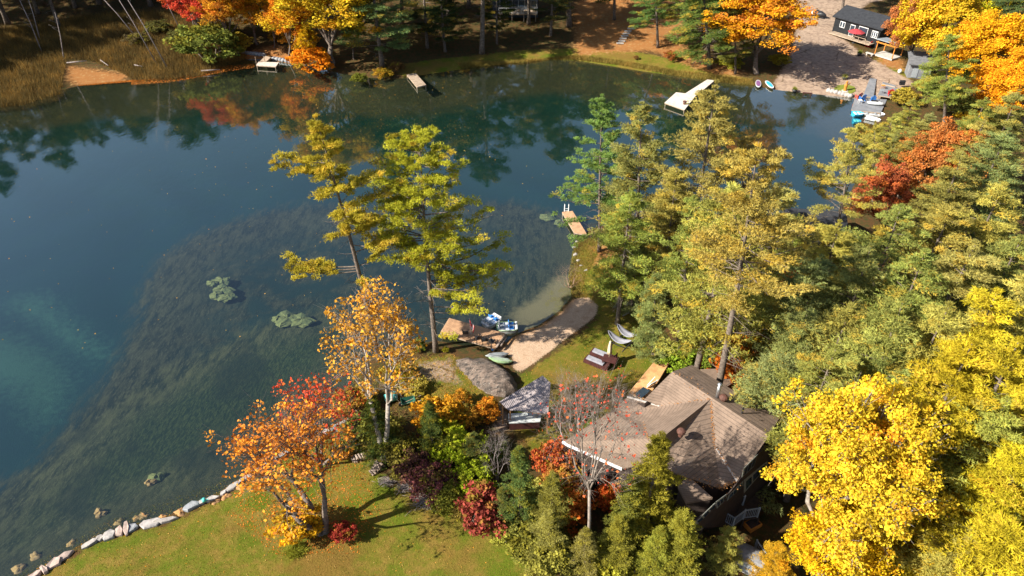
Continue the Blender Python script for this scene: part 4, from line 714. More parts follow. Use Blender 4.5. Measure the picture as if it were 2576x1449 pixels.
# grey storage box
c0 = G(1880, 1425); sb = thing('storage_shed', c0, 'pale grey storage shed with a rounded top in the bottom right corner of the yard', 'shed', rz=-.6)
MB().box((0,0,.65), (1.9,1.35,1.3)).build('body', M_CONC, sb, bevel=.08); rings = [[(x, 1.35*.52*math.cos(t), 1.3+.38*math.sin(t)) for t in [pi*i/8 for i in range(9)]] for x in (-1.0, 1.0)]
MB().loft(rings).build('lid', mat('grey_lid', (.20,.20,.21), (.14,.14,.15), 3, .6), sb); MB().box((0,-.69,.7), (.9,.03,.9)).build('door', M_GREYM, sb)
# white folded table + glass on the cedar deck
c0 = H5(1150,420,1.76); t = thing('folding_table', c0, 'white folded table leaning by the roof edge on the cedar deck', 'table'); MB().box((0,0,.45), (.9,.06,.85), .6, .5).build('table_top', M_WHITE, t); MB().bar((-.4,.2,.02), (.3,.6,.7), .04).build('leg', M_WHITE, t); MB().bar((.0,-.1,.02), (.4,.2,.7), .04).build('leg', M_WHITE, t)
c0 = H5(1050,505,1.76); t = thing('glass_table', c0, 'low dark glass topped table beside the white folded table', 'table'); MB().box((0,0,.4), (1.2,.7,.04), .8).build('table_top', M_GLASS, t)
for sx in (-.5,.5):
    for sy in (-.25,.25): MB().box(Matrix.Rotation(.8,3,'Z') @ Vector((sx,sy,.2)), (.05,.05,.38), .8).build('leg', M_WHITE, t)
# ------------------------------------------------------------------ timber boxes behind the house
for (x, y), l in zip(((1882,955),(1905,973),(1880,985)), ('tall orange brown timber crate left of the other two behind the house','widest orange brown timber crate behind the house','lowest orange brown timber crate behind the house')):
    p = G(x, y); t = thing('timber_crate', p, l, 'crate', 'timber crates behind the house', rz=.5); MB().box((0,0,.45), (.9,.6,.9)).build('box', M_ORANGE, t); MB().box((0,0,.92), (1.0,.7,.06)).build('lid', M_WALL, t)
# ------------------------------------------------------------------ gazebo
def H2(x, y, z): return at(950+x*.1777, 933.8+y*.1777, z)
gz = G(1330, 1072); gb = thing('gazebo', gz, 'timber gazebo with slanting corrugated roof beside the boulder', 'gazebo')
M_CORR = newmat('corrugated_sheet'); b_ = M_CORR.node_tree.nodes['Principled BSDF']; tc = nn(M_CORR, 'ShaderNodeTexCoord'); v_ = tc.outputs['Object']
br_ = nn(M_CORR, 'ShaderNodeTexBrick'); br_.inputs['Scale'].default_value = 1.0; br_.inputs['Brick Width'].default_value = .8; br_.inputs['Row Height'].default_value = .5; br_.inputs['Mortar Size'].default_value = .025
br_.inputs['Color1'].default_value = (.30,.25,.25,1); br_.inputs['Color2'].default_value = (.16,.13,.14,1); br_.inputs['Mortar'].default_value = (.05,.04,.045,1); lk(M_CORR, mapping(M_CORR, v_, (1,1,1), (0,0,R_(35))), br_.inputs['Vector'])
sx_ = nn(M_CORR, 'ShaderNodeSeparateXYZ'); lk(M_CORR, mapping(M_CORR, v_, (1,1,1), (0,0,R_(35))), sx_.inputs[0]); wv = mth(M_CORR, 'SINE', mth(M_CORR, 'MULTIPLY', sx_.outputs[0], 48))
lk(M_CORR, mixc(M_CORR, ramp(M_CORR, noise(M_CORR, v_, 2.2, 5, .7), .48, .66), mixc(M_CORR, ramp(M_CORR, wv, .2, .9), br_.outputs[0], (.36,.34,.36)), (.42,.35,.33)), b_.inputs['Base Color']); b_.inputs['Roughness'].default_value = .4; lk(M_CORR, bump(M_CORR, wv, .4, .03), b_.inputs['Normal'])
rp = [H2(1725,430,3.5), H2(2335,60,4.6), H2(2450,165,4.55), H2(2415,600,3.4), H2(1850,548,3.1)]; rp = [p-gz for p in rp]
MB().add(rp+[p-Vector((0,0,.05)) for p in rp], [(0,4,3,2,1),(5,6,7,8,9)]+[(i,(i+1)%5,5+(i+1)%5,5+i) for i in range(5)]).build('roof', M_CORR, gb)
for p in (rp[0].lerp(rp[2],.06), rp[1].lerp(rp[3],.08), rp[2].lerp(rp[0],.06), rp[3].lerp(rp[1],.06), rp[4].lerp(rp[2],.04)): MB().box(Vector((p.x, p.y, (p.z-.25)/2)), (.12,.12,max(.5,p.z-.1))).build('post', M_CEDAR, gb)
bm_ = MB(); [bm_.bar(rp[i].lerp(rp[(i+2)%5],.05)-Vector((0,0,.14)), rp[(i+1)%5].lerp(rp[(i+3)%5],.05)-Vector((0,0,.14)), .06, .14) for i in (0,1,2,3,4)]; bm_.build('beam', M_WOOD, gb)
fp = [H2(1850,600,1.75)-gz, H2(2330,570,1.75)-gz, H2(2300,715,1.75)-gz, H2(1860,735,1.75)-gz]; MB().prism(fp, .08).build('bench', M_PGREY, gb); c0 = sum(fp, Vector())/4; MB().prism([c0.lerp(p, .96)-Vector((0,0,.09)) for p in fp], .75).build('bench_base', M_REDW, gb)
for i, (x, y) in enumerate(((1885,690),(1925,680),(1870,705),(2230,650),(2250,640))):
    c = H2(x, y, 1.8); t = tag(MB().blob((0,0,.05), (.14,.09,.07), i).build('stone', M_CONC, smooth=True, loc=(0,0,0)), ['white stone on the gazebo bench, left cluster','rounded stone beside it on the gazebo bench','front stone on the gazebo bench','long white stone at the right of the gazebo bench','upper long stone at the right of the gazebo bench'][i], 'stone', 'stones on the gazebo bench'); t.location = c
# ------------------------------------------------------------------ boulder
def P4(x, y): return (1030.4+x*.1944, 756.7+y*.1944)
BO = polyw([P4(*p) for p in ((530,670),(760,645),(1000,668),(1180,790),(1340,900),(1415,1050),(1405,1150),(1250,1235),(1000,1195),(800,1060),(690,930),(560,800))], 1.0)
bx0, by0 = BO.min(0); bx1, by1 = BO.max(0); gx, gy = np.meshgrid(np.linspace(bx0, bx1, 70), np.linspace(by0, by1, 70)); sB = sdf(BO, gx, gy)
def bz(x, y):
    s = sdf(BO, np.array([x]), np.array([y]))[0]; u = np.clip(s/1.9, 0, 1); k = .45+.75*np.clip((x-bx0)/(bx1-bx0), 0, 1)
    return hz(x, y)-.25+(1.45*k*(1-(1-u)**2.4)+.06*math.sin(x*3+y*2)+.05*math.sin(x*5-y*6) if s > 0 else -.5)
zz = np.array([[bz(gx[j, i], gy[j, i]) for i in range(70)] for j in range(70)]); rgb = np.random.default_rng(4); zz += rgb.normal(0, .012, zz.shape)
vid = np.arange(4900).reshape(70, 70); ff = [(int(vid[j,i]), int(vid[j,i+1]), int(vid[j+1,i+1]), int(vid[j+1,i])) for j in range(69) for i in range(69) if sB[j,i] > -.3]
M_BOULD = newmat('lichen_rock'); b_ = M_BOULD.node_tree.nodes['Principled BSDF']; v_ = nn(M_BOULD, 'ShaderNodeTexCoord').outputs['Object']; a1 = noise(M_BOULD, v_, 1.3, 6, .7); a2 = noise(M_BOULD, v_, 6, 5, .75); a3 = noise(M_BOULD, mapping(M_BOULD, v_, (1,3,1), (0,0,.5)), 1.6, 6, .7)
c_ = mixc(M_BOULD, ramp(M_BOULD, a1, .38, .6), (.24,.18,.145), (.12,.095,.08)); c_ = mixc(M_BOULD, ramp(M_BOULD, a3, .50, .60), c_, (.05,.042,.038)); c_ = mixc(M_BOULD, ramp(M_BOULD, a2, .58, .68), c_, (.52,.48,.42)); lk(M_BOULD, c_, b_.inputs['Base Color']); b_.inputs['Roughness'].default_value = .95
lk(M_BOULD, bump(M_BOULD, mth(M_BOULD, 'ADD', a2, a3), .9, .2), b_.inputs['Normal'])
bl = MB().add([(gx[j,i], gy[j,i], zz[j,i]) for j in range(70) for i in range(70)], ff).build('boulder', M_BOULD, smooth=True, loc=((bx0+bx1)/2, (by0+by1)/2, .5)); tag(bl, 'large lichen covered bedrock boulder between beach and gazebo', 'boulder')
# ------------------------------------------------------------------ kayaks
def kayak(a, b, up, label, m, m2, wd=.38):
    L = (b-a).length; d = (b-a).normalized(); r = thing('kayak', a.lerp(b, .5)+Vector((0,0,up)), label, 'kayak', 'kayaks leaning on the boulder'); r.rotation_mode = 'QUATERNION'; r.rotation_quaternion = Vector((1,0,0)).rotation_difference(d)
    prof = [(-1,.02,.02),(-.85,.22,.09),(-.6,.7,.15),(-.2,1,.19),(.2,1,.19),(.6,.7,.16),(.85,.25,.11),(1,.02,.04)]
    rings = [[(x*L/2, wd*w_*math.cos(t), hh*(math.sin(t) if math.sin(t) > 0 else math.sin(t)*.8)+abs(x)**3*.12) for t in [2*pi*i/12 for i in range(12)]] for x, w_, hh in prof]
    MB().loft(rings).build('hull', m, r, smooth=True); MB().bar((-L*.36,0,.20), (L*.36,0,.20), .05, .03).build('keel_strip', m2, r)
    for s in (-1, 1): MB().bar((-L*.30,s*wd*.45,.185), (L*.30,s*wd*.45,.185), .05, .02).build('rib', m2, r)
def onb(x, y, z=1.6):
    for _ in range(6): p = at(*P4(x, y), z); z = max(bz(p.x, p.y), hz(p.x, p.y))
    return p
kayak(onb(975,745), onb(1283,715), .22, 'white grey kayak lying upside down behind the green one on the boulder edge', M_PGREY, M_GREYM)
kayak(onb(1018,770), onb(1338,818), .22, 'pale green kayak lying upside down on the boulder edge', M_LIME, M_PGREY)
# ------------------------------------------------------------------ main dock and its things
dk = [at(*P4(512,222), .62), at(*P4(1238,420), .62), at(*P4(1105,612), .62), at(*P4(395,412), .62)]
deck('dock', dk, 'long tan boarded dock with black chairs beside the beach', M_TAN, nplank=46, gap=.02)
for i, (p, q) in enumerate((((1235,445),(1125,600)), ((1250,470),(1175,590)))):
    a, b = at(*P4(*p), .75-.15*i), at(*P4(*q), .75-.15*i); lg = MB().tube([Vector((0,0,0)), b-a], [.10,.12], 8).build('log', M_LOG, smooth=True); lg.location = a; tag(lg, ['dark log lying on the beach end of the boarded dock','second log just beyond the end of the boarded dock'][i], 'log')
def chair(loc, rz, label, m=M_BLACK, group=None):
    r = thing('plastic_chair', loc, label, 'chair', group, rz)
    MB().box((0,0,.42), (.52,.50,.05)).build('seat', m, r, bevel=.02)
    bk = MB()
    rings = [[(x*w_, y+.06*(1-abs(x)*2)+dy, z) for x in (-.5,-.25,0,.25,.5) for dy in (0,)]+[(x*w_, y+.06*(1-abs(x)*2)+.03, z) for x in (.5,.25,0,-.25,-.5)] for w_, y, z in ((.5,.22,.44),(.54,.28,.66),(.5,.34,.86),(.34,.37,.93))]
    bk.loft(rings).build('backrest', m, r)
    for sx in (-1, 1):
        MB().bar((sx*.27,-.22,.66), (sx*.27,.28,.68), .06, .035).build('armrest', m, r)
        MB().bar((sx*.27,-.26,0), (sx*.25,-.21,.66), .05).build('leg', m, r); MB().bar((sx*.26,.3,0), (sx*.24,.22,.44), .05).build('leg', m, r)
    return r
GC = 'black chairs on the boarded dock'
for (x, y), rz, l in zip(((725,455),(888,520),(985,545),(1062,560)), (.5,.9,.4,-.3), ('black plastic chair beside the flag, apart from the other three','black plastic chair right of the flag','black plastic chair third along the dock','black plastic chair nearest the beach end of the dock')):
    chair(at(*P4(x, y), .625), rz+pi*.85, l, group=GC)
b0 = at(*P4(800, 435), .6); fl_ = thing('flag', b0, 'red and white maple leaf flag hanging from a white pole on the boarded dock', 'flag'); tp = aty(*P4(770,228), b0.y)-b0
MB().tube([Vector((0,0,-.4)), tp], .025, 8).build('pole', M_WHITE, fl_)
def flagmesh(tp, w_, L, seed=0):
    """drooping cloth: rows along the hoist, folded outward"""
    rows = []; n = 12
    for i in range(n+1):
        s = i/n; rows.append([tp*(.97-.42*t)+Vector((w_*s*(.9-.3*t)+.03*math.sin(9*s+t*3), -.10*math.sin(s*9)*(1-.4*t)-.05, -L*s*(.85))) for t in (0,.25,.5,.75,1)])
    return rows
rows = flagmesh(tp, .55, 1.05)
for nm, i0, i1, m in (('red_band',0,3,M_RED),('white_band',3,9,M_WHITE),('red_band',9,12,M_RED)):
    mb = MB(); rr_ = rows[i0:i1+1]; mb.add([p for r in rr_ for p in r], [(i*5+k, i*5+k+1, (i+1)*5+k+1, (i+1)*5+k) for i in range(len(rr_)-1) for k in range(4)]); o = mb.build(nm, m, fl_); s_ = o.modifiers.new('t', 'SOLIDIFY'); s_.thickness = .008
def bil(u, v): i = min(11, int(u*12)); k = min(3, int(v*4)); a = rows[i][k].lerp(rows[i+1][k], u*12-i); b = rows[i][k+1].lerp(rows[i+1][k+1], u*12-i); return a.lerp(b, v*4-k)
lfp = [(0,-1),(.12,-.72),(.3,-.78),(.24,-.35),(.45,-.55),(.5,-.42),(.72,-.45),(.65,-.25),(.8,-.15),(.42,.18),(.46,.35),(.06,.28),(.06,.7),(-.06,.7),(-.06,.28),(-.46,.35),(-.42,.18),(-.8,-.15),(-.65,-.25),(-.72,-.45),(-.5,-.42),(-.45,-.55),(-.24,-.35),(-.3,-.78),(-.12,-.72)]
lv = [bil(.5+x*.2, .5+y*.36)+Vector((.0,-.03,.02)) for x, y in lfp]; cc_ = bil(.5,.5)+Vector((0,-.03,.02)); mb = MB().add([cc_]+lv, [(0, 1+i, 1+(i+1) % len(lv)) for i in range(len(lv))]); o = mb.build('maple_leaf', M_RED, fl_); s_ = o.modifiers.new('t', 'SOLIDIFY'); s_.thickness = .01
c = at(*P4(1080,618), .35); c.z = hz(c.x, c.y); bk = thing('bucket', c, 'small blue bucket at the shore end of the boarded dock', 'bucket'); MB().tube([(0,0,0),(0,0,.32)], [.14,.19], 12).build('body', M_BLUE, bk, smooth=True); MB().tube([(-.19,0,.32),(0,0,.5),(.19,0,.32)], .012, 5).build('handle', M_METAL, bk)
def pedal(quad, label, c_front, accent):
    A, B, C, D = quad; ce = (A+B+C+D)/4; ax = ((B+C)-(A+D))/2; wv_ = ((D+C)-(A+B))/2; L = ax.length; W = max(1.35, wv_.length); r = thing('pedal_boat', Vector((ce.x, ce.y, .02)), label, 'pedal boat', rz=math.atan2(ax.y, ax.x))
    oc = lambda k, z, n=20: [((abs(math.cos(t))**.45)*math.copysign(L/2*k, math.cos(t)), (abs(math.sin(t))**.45)*math.copysign(W/2*k, math.sin(t)), z) for t in [2*pi*i/n for i in range(n)]]
    MB().loft([oc(.86,-.12), oc(.93,.1), oc(1,.3)]).build('hull', M_WHITE, r, smooth=False)
    rim = MB().loft([oc(1.02,.30), oc(1.03,.36), oc(.95,.38), oc(.93,.30)], caps=False); rim.build('rim', accent, r)
    MB().loft([oc(.94,.31), oc(.93,.335)]).build('floor', M_WHITE, r)
    for sx, sy, m in ((.2,-.24,c_front),(.2,.24,c_front),(-.25,-.24,M_GREYM),(-.25,.24,M_GREYM)):
        s = MB().box((sx*L, sy*W, .40), (.42,.42,.12)).build('seat', m, r, bevel=.04); MB().box((sx*L-.24, sy*W, .56), (.09,.42,.4), 0, 0, -.25).build('backrest', m, s, bevel=.03)
    MB().box((.43*L,0,.42), (.22,W*.8,.16)).build('console', M_WHITE, r, bevel=.04); MB().box((0,0,.42), (L*.7,.14,.14)).build('divider', M_WHITE, r, bevel=.03)
    for sy in (-.24, .24): MB().tube([(.36*L, sy*W-.15, .44), (.36*L, sy*W+.15, .44)], .03, 6).build('pedal', M_BLACK, r)
    MB().tube([(-.46*L,0,.38),(-.46*L,0,.6),(-.40*L,0,.62)], .02, 6).build('tiller', M_BLACK, r)
pedal([at(*P4(890,292),.3), at(*P4(1088,165),.3), at(*P4(1210,232),.3), at(*P4(1042,345),.3)], 'white pedal boat with blue seats, moored at an angle behind the other', M_BLUE, M_GREYM)
pedal([at(*P4(1128,288),.3), at(*P4(1395,268),.3), at(*P4(1405,398),.3), at(*P4(1130,392),.3)], 'white pedal boat with green hull edge, moored nearest the beach', M_BLUE, M_LIME)
# ------------------------------------------------------------------ lawn furniture
def H3(x, y): return (1432.9+x*.1556, 724.5+y*.1556)
def lounger(c, rz, label):
    r = thing('garden_sofa', c, label, 'sofa', rz=rz); MB().box((0,0,.2), (2.3,.85,.36)).build('frame', M_REDW, r); MB().box((-.1,0,.45), (1.75,.58,.14)).build('cushion', M_CUSH, r, bevel=.04)
    MB().box((1.25,0,.45), (.12,.85,.5)).build('armrest', M_REDW, r); return r
p1, p2 = G(*H3(430,1085)), G(*H3(630,1150)); lounger(p1.lerp(p2,.5), math.atan2(p2.y-p1.y, p2.x-p1.x), 'dark red wooden bench with grey cushion, farther of the pair on the lawn')
p1, p2 = G(*H3(335,1200)), G(*H3(530,1268)); lounger(p1.lerp(p2,.5), math.atan2(p2.y-p1.y, p2.x-p1.x), 'dark red wooden bench with grey cushion, nearer of the pair on the lawn')
c = G(*H3(640,1240)); t = thing('garden_table', c, 'dark red wooden table at the right end of the two benches', 'table', rz=-.35)
MB().box((0,0,.72), (1.3,1.0,.06)).build('table_top', M_REDW, t)
for sx in (-.55,.55):
    for sy in (-.4,.4): MB().box((sx,sy,.34), (.09,.09,.69)).build('leg', M_REDW, t)
c = G(*H3(690,1180)); t = thing('armchair', c, 'dark red wooden armchair behind the garden table', 'chair', rz=-.4); MB().box((0,0,.35), (.7,.65,.1)).build('seat', M_REDW, t); MB().box((.33,0,.6), (.07,.65,.6)).build('backrest', M_REDW, t)
for sx in (-.3,.3):
    for sy in (-.28,.28): MB().box((sx,sy,.15), (.07,.07,.31)).build('leg', M_REDW, t)
c = G(*H3(628,1215)); t = thing('parasol', c, 'closed cream parasol standing by the two cushioned benches', 'parasol'); MB().tube([(0,0,0),(0,0,2.75)], .025, 8).build('pole', M_WOOD, t)
rings = [[((r+.05*math.sin(k*pi*.5+z)) *math.cos(k*pi/8), (r+.05*math.sin(k*pi*.5+z))*math.sin(k*pi/8), z) for k in range(16)] for r, z in ((.20,1.15),(.17,1.5),(.16,2.0),(.11,2.4),(.05,2.7))]; MB().loft(rings).build('canopy', M_CANV, t, smooth=True); MB().tube([(0,0,0),(0,0,.1)], [.3,.24], 16).build('base', M_BLACK, t)
for (a, b), l in zip((((620,700),(1005,868)), ((765,590),(1115,772))), ('grey hammock on a dark stand, the nearer of two','grey hammock on a dark stand, the farther of two')):
    z_ = 1.9; A, B = at(*H3(*a), z_), at(*H3(*b), z_); mid = A.lerp(B,.5); g0 = hz(mid.x, mid.y); o = Vector((mid.x, mid.y, g0)); r = thing('hammock', o, l, 'hammock', 'hammocks on the lawn'); a_, b_2 = A-o, B-o; d = (b_2-a_).normalized(); sd = Vector((-d.y, d.x, 0))
    mb = MB(); rows_ = [[a_.lerp(b_2, i/12)+sd*w_*.42*math.sin(pi*min(1,max(0,(i/12)))) **.5 - Vector((0,0,.62*math.sin(pi*i/12)-.12*abs(w_))) for w_ in (-1,-.5,0,.5,1)] for i in range(13)]
    mb.add([p for q in rows_ for p in q], [(i*5+k, i*5+k+1, (i+1)*5+k+1, (i+1)*5+k) for i in range(12) for k in range(4)]); o2 = mb.build('bed', M_CUSH, r, smooth=True); s_ = o2.modifiers.new('t','SOLIDIFY'); s_.thickness = .03
    MB().bar(a_.lerp(b_2,.2)*Vector((1,1,0)).length*0+Vector((a_.lerp(b_2,.2).x, a_.lerp(b_2,.2).y, .06)), Vector((a_.lerp(b_2,.8).x, a_.lerp(b_2,.8).y, .06)), .07).build('base_beam', M_BLACK, r)
    for e, s in ((a_, .22), (b_2, .78)):
        q = a_.lerp(b_2, s); q.z = .06; MB().bar(q, e, .06).build('arm', M_BLACK, r); MB().bar(q-sd*.6, q+sd*.6, .07).build('foot', M_BLACK, r)
c = G(*H3(885,345)); t = thing('tent', c, 'small white canvas tent with dark opening under the pines', 'tent', rz=.6)
ap = Vector((.1,0,2.6)); q = [Vector((-.9,-.8,0)), Vector((.9,-.8,0)), Vector((.9,.8,0)), Vector((-.9,.8,0))]; mb = MB().add([ap]+q, [(0,2,3),(0,3,4),(0,1,2)]); o = mb.build('canvas', mat('white_canvas', (.62,.60,.62), (.5,.48,.5), 2, .9), t); s_ = o.modifiers.new('t','SOLIDIFY'); s_.thickness = .03
for p in q: MB().tube([p, ap*1.08+Vector((-.05,0,0))], .03, 6).build('pole', M_WOOD, t)
c = G(1665, 800); t = thing('water_tub', c, 'teal plastic tub under the low pine near the hammocks', 'tub'); MB().tube([(0,0,0),(0,0,.6)], [.45,.55], 16).build('tub', M_TEAL, t, smooth=True)
# ------------------------------------------------------------------ small docks
def H4b(x, y, z): return at(1384.6+x*.1666, 483+y*.1666, z)
deck('dock', [H4b(178,300,.5), H4b(335,285,.5), H4b(555,640,.5), H4b(365,612,.5)][1:]+[H4b(178,300,.5)], 'small tan dock below the slim green pine', M_TAN, nplank=26)
c = H4b(245,290,.52); t = thing('swim_ladder', c, 'white looped ladder at the lake end of the small tan dock', 'ladder')
for s in (-.25,.25): MB().tube([(s,0,0),(s,0,.75),(s,.25,.85),(s,.45,.6),(s,.45,-.5)], .04, 8).build('rail', M_WHITE, t)
MB().bar((-.25,.45,.1),(.25,.45,.1),.05).build('step', M_WHITE, t); MB().bar((-.25,.45,-.2),(.25,.45,-.2),.05).build('step', M_WHITE, t)
def T5(x, y, z): return at(563.5+x*.1445, y*.1445, z)
deck('dock', [T5(560,1118,.55), T5(955,1085,.55), T5(905,1158,.55), T5(560,1135,.55)] and [T5(600,1075,.55), T5(955,1085,.55), T5(903,1158,.55), T5(560,1135,.55)], 'weathered floating end of the small dock at the far left shore', M_PALEW, nplank=22)
deck('dock_ramp', [T5(720,970,.8), T5(818,995,.8), T5(735,1073,.6), T5(618,1073,.6)], 'weathered ramp leading from the far left shore to its dock', M_WOOD, 'ramp', nplank=1, posts=False)
for x, y, l in ((572,1140,'pole at the left corner of the far left dock'),(722,1130,'pole at the front of the far left dock')): p = T5(x, y, 0); o = MB().tube([(0,0,-1.5),(0,0,1.6)], .05, 8).build('mooring_pole', M_WOOD); o.location = p; tag(o, l, 'pole')
deck('dock', [at(1023,187,.5), at(1046,184,.5), at(1072,213,.5), at(1049,219,.5)], 'narrow plank dock in the shade under the far dark pine', M_WOOD, nplank=18)
LD = 'bleached L-shaped dock, '
deck('dock', [at(1672,258,.55), at(1701,232,.55), at(1752,238,.55), at(1722,276,.55)], 'wide square platform of the bleached L-shaped dock', M_PALEW, nplank=18)
deck('dock_walkway', [at(1722,236,.56), at(1779,200,.56), at(1798,202,.56), at(1752,240,.56)], 'bleached walkway joining the square platform to the far lawn', M_PALEW, 'walkway', nplank=26)
c = at(1722,262,.56); t = thing('planter_pot', c, 'dark brown pot at the corner of the bleached square dock', 'pot'); MB().tube([(0,0,0),(0,0,.45)], [.22,.3], 14).build('pot', M_BRNM, t, smooth=True); MB().tube([(0,0,.45),(0,0,.5)], [.33,.33], 14).build('rim', M_BRNM, t)
for (x, y), rz, m, m2, l in (((1907,211), .25, M_PURP, M_PGREY, 'purple paddle board with pale rim on the far shore'), ((1935,213), -.05, M_LBLUE, M_WHITE, 'pale blue and white paddle board on the far shore')):
    p = G(x, y+2, .12); r = thing('paddle_board', p, l, 'paddle board', rz=-rz); f_ = lambda k, z: [(.48*k*(abs(math.cos(t))**.8)*math.copysign(1, math.cos(t)), 1.7*k*math.sin(t), z) for t in [2*pi*i/28 for i in range(28)]]
    MB().loft([f_(.95,0), f_(1,.06), f_(.97,.12)]).build('board', m2, r, smooth=False); MB().loft([f_(.78,.121), f_(.78,.135)]).build('deck_pad', m, r)
    MB().box((0,-1.35,-.05), (.02,.2,.14)).build('fin', M_BLACK, r)
# far left shore tarp
b0 = T5(790,640,0); b0.z = hz(b0.x, b0.y); t = thing('tarp_shelter', b0, 'dark blue tarp hanging from a leaning pole frame among the maples', 'shelter')
q = [aty(563.5+x*.1445, y*.1445, b0.y+dy)-b0 for x, y, dy in ((640,330,1),(740,270,1.5),(880,620,.5),(820,530,0),(690,510,0))]; o = MB().add(q, [(0,1,2,3,4)]).build('tarp', M_NAVY, t); s_ = o.modifiers.new('t','SOLIDIFY'); s_.thickness = .05
MB().tube([aty(563.5+770*.1445, 300*.1445, b0.y+.3)-b0, aty(563.5+885*.1445, 650*.1445, b0.y+.2)-b0], .06, 6).build('pole', M_WHITE, t); MB().tube([aty(563.5+690*.1445, 330*.1445, b0.y+.3)-b0, aty(563.5+850*.1445, 690*.1445, b0.y)-b0], .05, 6).build('pole', M_LOG, t)
# ------------------------------------------------------------------ far cottage with white railing
def C1(x, y, z): return at(1207.5+x*.0778, y*.0778, z)
p0 = G(1300, 46); dz_ = p0.z+1.5; q0, q1 = C1(600,440,dz_), C1(1850,440,dz_); wd = (q1-q0).length; o = Vector((q0.x, q0.y, p0.z)); ct = thing('cottage', o, 'shaded blue grey cottage with wide windows and raised railed deck at the top edge', 'cottage')
ux = (q1-q0).normalized(); an = math.atan2(ux.y, ux.x); ct.rotation_euler = (0,0,an); D_ = 2.6
mb = MB(); [mb.box((wd/2, (i+.5)*D_/14, 1.5), (wd, D_/14-.015, .05)) for i in range(14)]; mb.build('deck_boards', M_WOOD, ct); MB().box((wd/2,-.03,1.36), (wd,.05,.22)).build('deck_edge', M_WOOD, ct)
for i in range(4): MB().box((.3+i*(wd-.6)/3,.15,.6), (.14,.14,1.5)).build('deck_post', M_WOOD, ct)
M_SID = mat('blue_grey_siding', (.06,.075,.10), (.04,.05,.07), 2, .8, stripes=(2,5,.4))
MB().box((wd/2-.5,D_+3,1.4), (wd+1.5,6,5.6)).build('wall', M_SID, ct)
for i in range(6):
    x = .2+i*(wd-.2)/6; w1 = MB().box((x+.65,D_-.03,3.0), (1.3,.06,1.9)).build('window', M_WHITE, ct); MB().box((x+.65,D_-.075,3.0), (1.14,.04,1.74)).build('pane', M_GLASS, w1)
mb = MB(); mb.add([(-1.2,D_-.9,4.15),(wd+.6,D_-.9,4.15),(wd+.6,D_+3,5.7),(-1.2,D_+3,5.7),(wd+.6,D_+7,4.15),(-1.2,D_+7,4.15)], [(0,1,2,3),(3,2,4,5)]); o2 = mb.build('roof', M_SHD, ct); s_ = o2.modifiers.new('t','SOLIDIFY'); s_.thickness = .2
for i in range(6): MB().box((.05+i*(wd-.1)/5,.05,2.05), (.06,.06,1.06)).build('railing_post', M_WHITE, ct)
for z_ in (2.56, 1.62): MB().box((wd/2,.05,z_), (wd,.07,.06)).build('rail', M_WHITE, ct)
MB().box((wd-.05,D_/2,2.56), (.07,D_,.06)).build('rail', M_WHITE, ct)
for i, x in enumerate((3.6, 4.9)):
    c = Matrix.Translation(o) @ Matrix.Rotation(an, 4, 'Z') @ Vector((x*wd/8, .8, 1.53)); chair(c, an+pi+.1, ['white plastic chair on the far cottage deck, left of the two','white plastic chair on the far cottage deck, right of the two'][i], M_WHITE, 'white chairs on the far cottage deck')
# ------------------------------------------------------------------ black cottage
A, B = G(2093,79), G(2203,121); wd = (B-A).length; an = math.atan2(B.y-A.y, B.x-A.x); bc = thing('cottage', A, 'black cottage with white framed windows on the rocky far shore', 'cottage', rz=an); hh = 2.9; dp = 6.5
MB().box((wd/2,dp/2,hh/2-.3), (wd,dp,hh+.6)).build('wall', M_DARK, bc)
mb = MB(); e = .45; mb.add([(-e,-e,hh-.05),(wd+e,-e,hh-.05),(wd+e,dp/2,hh+1.5),(-e,dp/2,hh+1.5),(wd+e,dp+e,hh-.05),(-e,dp+e,hh-.05)], [(0,1,2,3),(3,2,4,5)]); o2 = mb.build('roof', M_SHD, bc); s_ = o2.modifiers.new('t','SOLIDIFY'); s_.thickness = .18
for s in (0, wd): MB().add([(s,0,hh-.05),(s,dp,hh-.05),(s,dp/2,hh+1.3)], [(0,1,2)]).build('gable', M_DARK, bc)
for fx, zc, ww, wh, nm, lt in ((.19,1.75,1.1,1.1,'window',2),(.42,1.2,1.0,2.1,'door',1),(.65,1.55,1.9,1.7,'window',1),(.90,1.65,1.2,1.25,'window',3)):
    w1 = MB().box((fx*wd,-.03,zc), (ww,.08,wh)).build(nm, M_WHITE, bc)
    for i in range(lt): MB().box((fx*wd-ww/2+ww*(i+.5)/lt,-.08,zc), (ww/lt-.16,.04,wh-.22)).build('pane', M_GLASS, w1)
MB().box((wd/2,-.9,.12), (wd*.9,1.7,.16)).build('porch', M_WOOD, bc); MB().bar((wd*.55,-1.7,.95),(wd*.85,-1.7,.95),.08).build('porch_rail', M_WOOD, bc)
for f in (.55,.7,.85): MB().box((f*wd,-1.7,.5), (.08,.08,.95)).build('porch_post', M_WOOD, bc)
c = G(2147,108); t = thing('parasol', c, 'open red parasol in front of the black cottage', 'parasol', rz=.3); MB().tube([(0,0,0),(0,0,2.4)], .03, 8).build('pole', M_METAL, t)
rings = [[(r*math.cos(k*pi/4), r*math.sin(k*pi/4), z) for k in range(8)] for r, z in ((1.55,2.05),(.9,2.35),(.05,2.6))]; MB().loft(rings, caps=False).build('canopy', mat('dusty_red_canvas', (.42,.05,.06), (.32,.04,.05), 4, .9), t)
mb = MB(); [mb.bar((0,0,2.3), (1.5*math.cos(k*pi/4),1.5*math.sin(k*pi/4),2.03), .02) for k in range(8)]; mb.build('ribs', M_METAL, t); MB().tube([(0,0,0),(0,0,.12)], [.35,.3], 12).build('base', M_BLACK, t)
